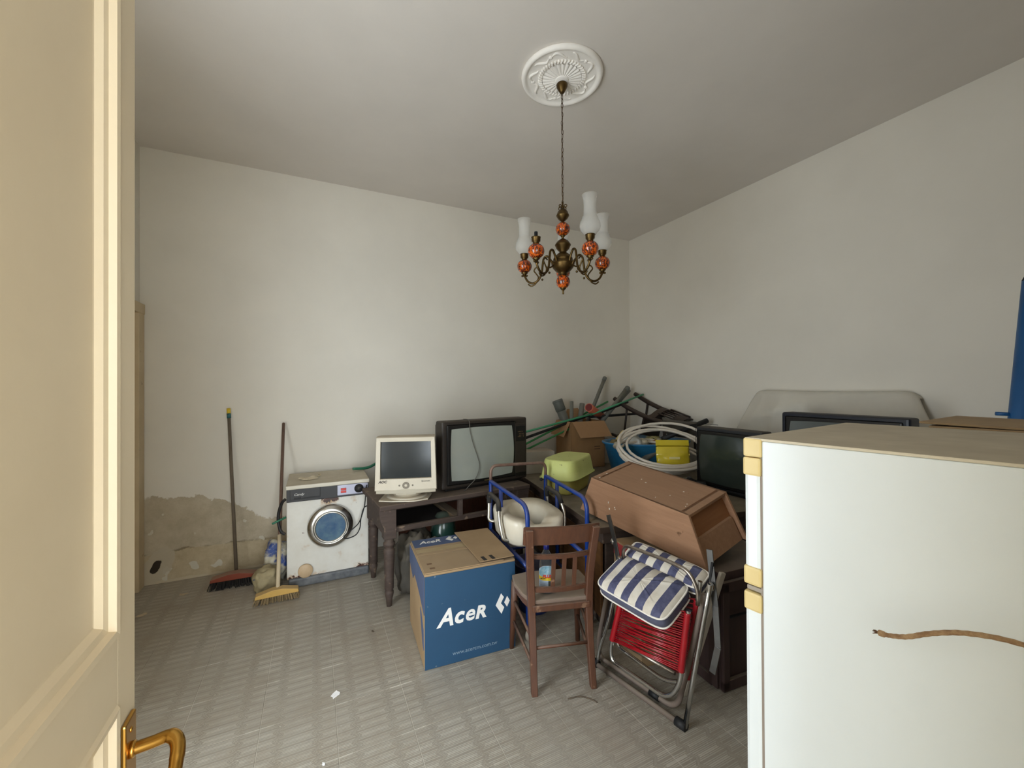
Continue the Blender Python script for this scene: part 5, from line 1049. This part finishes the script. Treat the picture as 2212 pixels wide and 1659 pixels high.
for s in (0, 1):
    f0 = lambda z, d: (d - EX * (-z) / TRH) if s == 0 else (TRL - d + EX * (-z) / TRH)
    for z0, z1, d, m_ in ((0.0, -0.145, 0.034, m_trough_in), (-0.130, -TRH + 0.004, 0.020, m_trough)):
        bm = bmesh.new(); a_ = [(BT - SP * z0 / TRH * -1, z0), (TRW - BT, z0), (TRW - BT + 0.01, z1), (BT - 0.01, z1)]
        A_ = [bm.verts.new((x, f0(z, d), z)) for x, z in a_]; B_ = [bm.verts.new((x, f0(z, d + 0.016), z)) for x, z in a_]
        bm.faces.new(A_); bm.faces.new(list(reversed(B_)))
        for k in range(4): bm.faces.new((A_[k], A_[(k + 1) % 4], B_[(k + 1) % 4], B_[k]))
        obj('end_board', bm, m_, tr)
m_flake = M('white_flake', (222, 214, 200), 0.8); bm = bmesh.new(); rr = random.Random(11)
for k in range(16):
    x, y = rr.uniform(0.02, TRW - 0.02), rr.uniform(0.05, TRL - 0.03)
    if k < 9: box(bm, (x, y, 0.0008), (rr.uniform(0.003, 0.010), rr.uniform(0.003, 0.008), 0.0014), 0, Matrix.Rotation(rr.random() * 3, 3, 'Z'))
    else: box(bm, (-0.0115 + rr.uniform(-.001, .001), 0.50 + rr.uniform(-0.03, 0.03), -0.135 + rr.uniform(-0.035, 0.035)), (0.002, rr.uniform(0.004, 0.012), rr.uniform(0.004, 0.014)))
tag(obj('paint_flakes', bm, m_flake, tr), kind='stuff')

# ------------------------------------------------------------------ folding garden chair with red cords
fc = thing('folding_chair', 'folded chrome garden chair strung with red plastic cords, dusty foot bars on the floor', 'folding chair', (0, 0, 0))
m_barf = M('dusty_foot_tube', (96, 82, 74), 0.7, rgb2=(118, 104, 94), scale=10, dust=0.4)
bm = bmesh.new(); tube(bm, bend([(1.450, 1.285, 0.014), (1.471, 1.251, 0.27), (1.489, 1.218, 0.50), (1.503, 1.196, 0.66)], 0.05), 0.0105, 12); obj('outer_tube', bm, m_chrome, fc)
bm = bmesh.new(); tube(bm, bend([(1.358, 1.779, 0.014), (1.366, 1.768, 0.103), (1.385, 1.720, 0.26), (1.410, 1.672, 0.50), (1.415, 1.66, 0.62)], 0.05), 0.0105, 12); obj('outer_tube', bm, m_chrome, fc)
bm = bmesh.new(); tube(bm, [(1.352, 1.800, 0.014), (1.446, 1.292, 0.014)], 0.0125, 12); fb = obj('foot_bar', bm, m_barf, fc)
for a, b in (((1.440, 1.325, 0.016), (1.449, 1.277, 0.016)), ((1.352, 1.805, 0.016), (1.358, 1.772, 0.016))):
    bm = bmesh.new(); tube(bm, [a, b], 0.0195, 14); obj('rubber_foot', bm, m_black, fb)
bm = bmesh.new(); tube(bm, bend([(1.445, 1.80, 0.36), (1.402, 1.825, 0.10), (1.400, 1.815, 0.020), (1.478, 1.395, 0.020), (1.484, 1.35, 0.06), (1.492, 1.29, 0.30), (1.512, 1.232, 0.60)], 0.05, 8), 0.0125, 12); obj('rear_leg_frame', bm, m_barf, fc)
P('rubber_sleeve', m_black, fc, tube, [(1.459, 1.500, 0.020), (1.468, 1.448, 0.020)], 0.0165, 14)
uL, uR = [Vector(q) for q in ((1.388, 1.600, 0.48), (1.358, 1.668, 0.17), (1.357, 1.660, 0.105))], [Vector(q) for q in ((1.413, 1.345, 0.105), (1.430, 1.290, 0.20), (1.437, 1.286, 0.33), (1.450, 1.262, 0.53))]
bm = bmesh.new(); tube(bm, bend(uL + uR, 0.06, 8), 0.0105, 12); obj('seat_tube', bm, m_chrome, fc)
bm = bmesh.new(); tube(bm, [(1.405, 1.685, 0.185), (1.466, 1.352, 0.198)], 0.0085, 10); obj('cross_bar', bm, m_chrome_old, fc)
m_cord = M('red_pvc_cord', (168, 18, 30), 0.32, rgb2=(140, 12, 24), scale=20, coat=0.3); m_cord_d = M('red_pvc_cord_shade', (150, 16, 28), 0.35, rgb2=(128, 12, 22), scale=20)
def lerp3(A, t):
    A = [Vector(a) for a in A]; n = len(A) - 1; i = min(int(t * n), n - 1); return A[i].lerp(A[i + 1], t * n - i)
LQ = [(1.385, 1.608, 0.45), (1.362, 1.660, 0.205)]; RQ = [(1.449, 1.265, 0.52), (1.434, 1.290, 0.255)]
NC = 26
for k in range(NC):
    t = k / (NC - 1); a = lerp3(LQ, t); b = lerp3(RQ, t); sag = Vector((0.0, 0, -0.006 * math.sin(k * 1.7)))
    bm = bmesh.new(); tube(bm, [a, a.lerp(b, 0.5) + sag + Vector((-0.004, 0, 0)), b], 0.0034, 6); obj('cord', bm, m_cord, fc)
for nm, Q, rad, mm in (('cord_wrap', LQ, 0.0155, m_cord), ('cord_wrap', RQ, 0.0155, m_cord)):
    bm = bmesh.new(); A, B = Vector(Q[0]), Vector(Q[1]); n_ = 60
    tube(bm, [A.lerp(B, i / n_) for i in range(n_ + 1)], [rad if i % 2 else rad * 0.82 for i in range(n_ + 1)], 12); obj(nm, bm, mm, fc)
RB = [(1.518, 1.274, 0.555), (1.500, 1.312, 0.19)]; LB = [(1.450, 1.640, 0.46), (1.420, 1.700, 0.20)]
for k in range(18):
    t = k / 17; bm = bmesh.new(); tube(bm, [lerp3(LB, t), lerp3(RB, t)], 0.0034, 6); obj('cord', bm, m_cord_d, fc)
bm = bmesh.new(); n_ = 60; tube(bm, [Vector(RB[0]).lerp(Vector(RB[1]), i / n_) for i in range(n_ + 1)], [0.0155 if i % 2 else 0.0125 for i in range(n_ + 1)], 12); obj('cord_wrap', bm, m_cord_d, fc)
bm = bmesh.new(); tube(bm, bend([(1.448, 1.645, 0.48), (1.420, 1.702, 0.14), (1.470, 1.42, 0.12), (1.500, 1.314, 0.17), (1.523, 1.262, 0.64)], 0.05, 8), 0.0100, 12); obj('back_tube', bm, m_chrome, fc)
m_steel = M('slotted_steel', (116, 116, 114), 0.35, 0.9, rgb2=(92, 90, 88), scale=10)
for pts in (((1.536, 1.224, 0.790), (1.531, 1.205, 0.66), (1.530, 1.192, 0.563), (1.524, 1.177, 0.40), (1.518, 1.20, 0.28)), ((1.434, 1.774, 0.800), (1.438, 1.735, 0.70), (1.440, 1.70, 0.58))):
    bm = bmesh.new()
    for a, b in zip(pts, pts[1:]): bar(bm, a, b, 0.026, 0.006, up=(1, 0.2, 0), bev=0.001)
    obj('arm_bracket', bm, m_steel, fc)
P('arm_slot', m_black, fc, box, (1.5305, 1.2105, 0.70), (0.009, 0.010, 0.085), 0, Matrix.Rotation(R_(8), 3, 'X'))
for q in ((1.512, 1.198, 0.645), (1.440, 1.745, 0.665)): P('wing_nut', m_chrome, fc, ball, q, (0.012, 0.014, 0.018), 10, 8)
# striped cushions
def stripes():
    m = bpy.data.materials.new('navy_white_stripe'); m.use_nodes = True; N, L, ma, rng, noi, mix = node_tools(m); b = N['Principled BSDF']; b.inputs['Roughness'].default_value = 0.85
    tc = N.new('ShaderNodeTexCoord').outputs['Object']; sx = N.new('ShaderNodeSeparateXYZ'); L.new(tc, sx.inputs['Vector'])
    f = ma('FRACT', ma('ADD', ma('DIVIDE', sx.outputs['X'], 0.0790), 10.12)); k = rng(ma('ABSOLUTE', ma('SUBTRACT', f, 0.5)), 0.245, 0.255)
    navy = mix(rng(noi(tc, 30, 5), 0.35, 0.7), lin((62, 64, 94)), lin((92, 94, 122))); white = mix(rng(noi(tc, 9, 5), 0.4, 0.75), lin((218, 212, 200)), lin((190, 180, 164)))
    c = mix(k, white, navy)
    edge = ma('MAXIMUM', rng(ma('ABSOLUTE', sx.outputs['X']), 0.196, 0.200), 0.0)
    L.new(c, b.inputs['Base Color']); bp = N.new('ShaderNodeBump'); bp.inputs['Strength'].default_value = 0.2; bp.inputs['Distance'].default_value = 0.002; L.new(noi(tc, 160, 3), bp.inputs['Height']); L.new(bp.outputs['Normal'], b.inputs['Normal']); return m
m_str = stripes(); m_band = M('navy_band', (74, 76, 98), 0.85, rgb2=(96, 98, 118), scale=30); m_pip = M('white_piping', (222, 216, 206), 0.7)
def cushion(label, c, ax, bx, w, d, h):
    A = Vector(ax).normalized(); Bv = Vector(bx); Bv = (Bv - A * Bv.dot(A)).normalized(); Nn = A.cross(Bv)
    t = thing('striped_cushion', label, 'cushion', c, group='striped cushions'); t.rotation_euler = Matrix((A, Bv, Nn)).transposed().to_euler()
    def sq(tt, s, p=0.30): return (w / 2 * s * math.copysign(abs(math.cos(tt)) ** p, math.cos(tt)), d / 2 * s * math.copysign(abs(math.sin(tt)) ** p, math.sin(tt)))
    n = 64
    for nm, mm, prof in (('striped_cover', m_str, [(1.0, h * 0.72), (0.985, h * 0.80), (0.90, h * 0.93), (0.70, h * 1.07), (0.40, h * 1.14), (0.01, h * 1.16)]), ('side_band', m_band, [(0.01, 0.0), (0.7, 0.0), (0.95, 0.004), (1.0, h * 0.10), (1.015, h * 0.40), (1.0, h * 0.72)])):
        bm = bmesh.new(); rows = [[bm.verts.new((*sq(2 * math.pi * k / n, s), z + 0.003 * mnoise.noise(Vector((k * 0.35, z * 60, 1))))) for k in range(n)] for s, z in prof]
        for a, b in zip(rows, rows[1:]):
            for k in range(n): f = bm.faces.new((a[k], a[(k + 1) % n], b[(k + 1) % n], b[k])); f.smooth = True
        obj(nm, bm, mm, t)
    for z in (h * 0.72, h * 0.06):
        bm = bmesh.new(); tube(bm, [(*sq(2 * math.pi * k / n, 1.005), z) for k in range(n)], 0.0045, 6, closed=True); obj('piping', bm, m_pip, t)
    return t
cushion('navy and white striped cushion lying on top of the folding chair', (1.402, 1.480, 0.512), (0.18, -0.98, -0.05), (0.93, 0.17, 0.42), 0.375, 0.235, 0.078)
cushion('second striped cushion wedged behind the first, under the trough edge', (1.548, 1.480, 0.598), (0.20, -0.97, -0.06), (0.85, 0.2, 0.40), 0.40, 0.12, 0.055)
bm = bmesh.new(); tube(bm, bend([(1.415, 1.640, 0.60), (1.412, 1.625, 0.695), (1.453, 1.36, 0.700), (1.468, 1.270, 0.690), (1.474, 1.232, 0.62), (1.474, 1.235, 0.56)], 0.04, 8), 0.0085, 12); obj('top_loop', bm, m_chrome_old, fc)

# ------------------------------------------------------------------ boxes below the trough
sb = thing('striped_carton', 'brown cardboard box with a red stripe behind the folding chair', 'carton', (1.560, 1.665, 0.001), R_(-9))
P('carton_body', m_card, sb, box, (0.11, 0.135, 0.295), (0.22, 0.27, 0.59), 0.003)
P('red_stripe', M('red_print', (168, 62, 62), 0.7), sb, box, (-0.0005, 0.135, 0.545), (0.002, 0.269, 0.075)); P('print_lines', m_ink, sb, box, (-0.0005, 0.18, 0.44), (0.0015, 0.12, 0.004)); P('paper_label', m_white_print, sb, box, (-0.0005, 0.15, 0.39), (0.002, 0.10, 0.035))
nc = thing('bedside_cabinet', 'dark brown panelled bedside cabinet standing under the trough', 'cabinet', (1.79, 1.36, 0), R_(-4))
m_bc = M('dark_cabinet_wood', (68, 50, 46), 0.6, rgb2=(54, 38, 36), scale=6, stretch=(8, 8, 1), dust=0.3)
P('carcass', m_bc, nc, box, (0.25, 0.21, 0.29), (0.50, 0.40, 0.57), 0.004)
for a in (((0.02, -0.002, 0.27), (0.04, 0.02, 0.52)), ((0.48, -0.002, 0.27), (0.04, 0.02, 0.52)), ((0.25, -0.002, 0.03), (0.50, 0.02, 0.05)), ((0.25, -0.002, 0.51), (0.50, 0.02, 0.05))): P('front_frame', m_bc, nc, box, a[0], a[1], 0.003)
for a in (((-0.006, 0.04, 0.27), (0.02, 0.05, 0.52)), ((-0.006, 0.38, 0.27), (0.02, 0.05, 0.52)), ((-0.006, 0.21, 0.03), (0.02, 0.32, 0.05)), ((-0.006, 0.21, 0.50), (0.02, 0.32, 0.05))): P('side_frame', m_bc, nc, box, a[0], a[1], 0.003)
P('drawer_line', m_black, nc, box, (0.25, -0.006, 0.36), (0.42, 0.016, 0.004))
bm = bmesh.new(); bar(bm, (1.60, 1.42, 0.012), (1.765, 1.335, 0.60), 0.035, 0.016, up=(0, 1, 0), bev=0.004); tag(obj('white_strut', bm, M('dirty_white_plastic', (186, 178, 164), 0.5)), 'dirty white strut leaning between the folding chair and the cabinet', 'strut')

# ------------------------------------------------------------------ fridge
m_fr = M('fridge_white', (233, 240, 244), 0.32, rgb2=(225, 233, 238), scale=2.2, spots=((150, 150, 150), 24, 0.76, 0.03)); m_frtop = M('fridge_top_laminate', (205, 196, 176), 0.5, dust=0.7, dustc=(168, 158, 140))
m_yell = M('yellowed_trim', (226, 206, 150), 0.45, rgb2=(216, 192, 130), scale=9); m_seal = M('door_seal', (150, 138, 128), 0.7)
fg = thing('refrigerator', 'white fridge-freezer with yellowed door corners, nearest the camera', 'refrigerator', (0.862, 0.556, 0), R_(8)); FW, FD, FH = 0.60, 0.475, 1.385
P('cabinet', m_fr, fg, box, (FW / 2, -FD / 2, (FH - 0.006) / 2 + 0.0125), (FW, FD, FH - 0.031), 0.003)
P('worktop', m_frtop, fg, box, (FW / 2 + 0.001, -FD / 2 + 0.012, FH - 0.003), (FW - 0.002, FD + 0.05, 0.006), 0.002)
P('door_seal', m_seal, fg, box, (FW / 2, 0.003, 0.70), (FW - 0.012, 0.008, 1.30))
for z0, z1 in ((1.065, 1.340), (0.08, 1.045)):
    dd_ = P('door', m_fr, fg, box, (FW / 2 + 0.002, 0.022, (z0 + z1) / 2), (FW - 0.004, 0.034, z1 - z0), 0.008)
    P('door_trim', m_yell, dd_, box, (FW / 2 + 0.001, 0.022, z1 - 0.018), (FW + 0.002, 0.037, 0.040), 0.005); P('door_trim', m_yell, dd_, box, (FW / 2 + 0.001, 0.022, z0 + 0.018), (FW + 0.002, 0.037, 0.040), 0.005)
P('top_trim', m_yell, fg, box, (0.022, 0.020, FH - 0.0215), (0.046, 0.038, 0.040), 0.004); P('front_strip', m_frtop, fg, box, (FW / 2 + 0.02, 0.020, FH - 0.012), (FW - 0.044, 0.032, 0.022), 0.003)
for x in (0.04, FW - 0.04): P('foot', m_black, fg, lathe, [(0.02, 0.0), (0.022, 0.025)], c=(x, -0.05, 0), seg=14)
for x in (0.04, FW - 0.04): P('foot', m_black, fg, lathe, [(0.02, 0.0), (0.022, 0.025)], c=(x, -FD + 0.05, 0), seg=14)
P('hinge', M('hinge_grey', (150, 142, 132), 0.5), fg, box, (0.030, 0.018, 1.055), (0.05, 0.036, 0.010), 0.003)
rp = cat([(0.8535, 0.352, 1.083), (0.8510, 0.338, 1.087), (0.8490, 0.315, 1.098), (0.8520, 0.288, 1.117), (0.8580, 0.255, 1.134), (0.8650, 0.215, 1.144), (0.8710, 0.175, 1.144), (0.8760, 0.140, 1.136), (0.8800, 0.110, 1.12), (0.8900, 0.085, 1.09)], 6)
bm = bmesh.new(); rpl = rp; tube(bm, rpl, [0.0052 if i < 4 else (0.0034 + 0.0005 * (i % 2)) for i in range(len(rpl))], 8); rope = obj('rope_end', bm, M('brown_rope', (138, 106, 76), 0.85, rgb2=(176, 146, 110), scale=90, contrast=0.15, bump=0.4, bscale=200)); tag(rope, 'short frayed brown rope sticking out along the side of the white fridge', 'rope')
bm = bmesh.new()
for k in range(7): tube(bm, [rpl[0], Vector(rpl[0]) + Vector((random.uniform(-0.003, 0.0), 0.006 + random.uniform(0, 0.004), random.uniform(-0.006, 0.005)))], [0.0016, 0.0006], 5)
tag(obj('frayed_tip', bm, M('dark_fray', (92, 66, 48), 0.9), rope), kind='stuff')
# carton top and blue post beyond the fridge
cb = thing('tall_carton', 'flat dusty carton top showing behind the fridge', 'carton', (1.66, 0.16, 0.0), R_(6))
P('carton_body', m_card2, cb, box, (0.20, 0.20, 0.69), (0.40, 0.38, 1.378), 0.003); P('carton_flap', m_card2, cb, box, (0.20, 0.21, 1.383), (0.40, 0.40, 0.006), 0.001, Matrix.Rotation(R_(1.2), 3, 'X'))
bpst = thing('blue_post', 'blue painted metal post with black top, leaning near the wall beyond the fridge', 'post', (0, 0, 0))
bm = bmesh.new(); tube(bm, [(2.905, 0.770, 0.0), (3.045, 0.655, 1.985)], 0.040, 18); obj('post_tube', bm, M('blue_post_paint', (28, 92, 150), 0.45, rgb2=(22, 78, 130), scale=6), bpst)
bm = bmesh.new(); tube(bm, [(3.045, 0.655, 1.985), (3.058, 0.640, 2.10)], [0.040, 0.012], 18); obj('post_cap', bm, m_black, bpst)
bm = bmesh.new(); tube(bm, [(2.985, 0.710, 1.355), (2.955, 0.760, 1.357)], 0.009, 8); obj('peg', bm, M('blue_post_paint', (28, 92, 150)), bpst)

# ------------------------------------------------------------------ bits on the floor
def paper_bit(name, label, loc, s, mat, seed, cat_):
    bm = bmesh.new(); rn = random.Random(seed); pts = [(s * (0.6 + 0.6 * rn.random()) * math.cos(t) * 1.5, s * (0.6 + 0.5 * rn.random()) * math.sin(t)) for t in [2 * math.pi * k / 9 for k in range(9)]]
    prism(bm, pts, 0.0012); 
    for v in bm.verts: v.co.z += 0.15 * abs(v.co.x) * rn.random() + 0.0008
    tag(obj(name, bm, mat, None, loc, (0, 0, seed)), label, cat_)
m_pap = M('white_paper', (240, 240, 240), 0.8)
paper_bit('paper_scrap', 'bright white scrap of paper on the bare tiles', (0.09, 2.18, 0.0006), 0.020, m_pap, 1, 'paper scrap')
paper_bit('paper_scrap', 'tiny white crumb of paper nearer the door handle', (0.03, 1.80, 0.0006), 0.006, m_pap, 2, 'paper scrap')
paper_bit('plaster_flake', 'pale plaster flake on the floor by the door casing', (-0.86, 3.72, 0.0006), 0.020, M('plaster_flake', (190, 176, 150), 0.9), 3, 'plaster flake')
paper_bit('plaster_flake', 'second pale plaster flake on the floor nearer the open door', (-1.03, 3.50, 0.0006), 0.022, MATS['plaster_flake'], 4, 'plaster flake')
paper_bit('clay_crumb', 'small dark crumb on the tiles left of the blue carton', (0.32, 2.64, 0.0006), 0.008, M('dark_crumb', (92, 80, 66), 0.9), 5, 'crumb')
bm = bmesh.new(); tube(bm, cat([(1.09, 1.655, 0.003), (1.15, 1.640, 0.004), (1.19, 1.600, 0.003), (1.20, 1.575, 0.003)], 5), 0.003, 5); tag(obj('twig', bm, MATS['dark_crumb']), 'thin dark twig on the tiles in front of the wooden chair', 'twig')
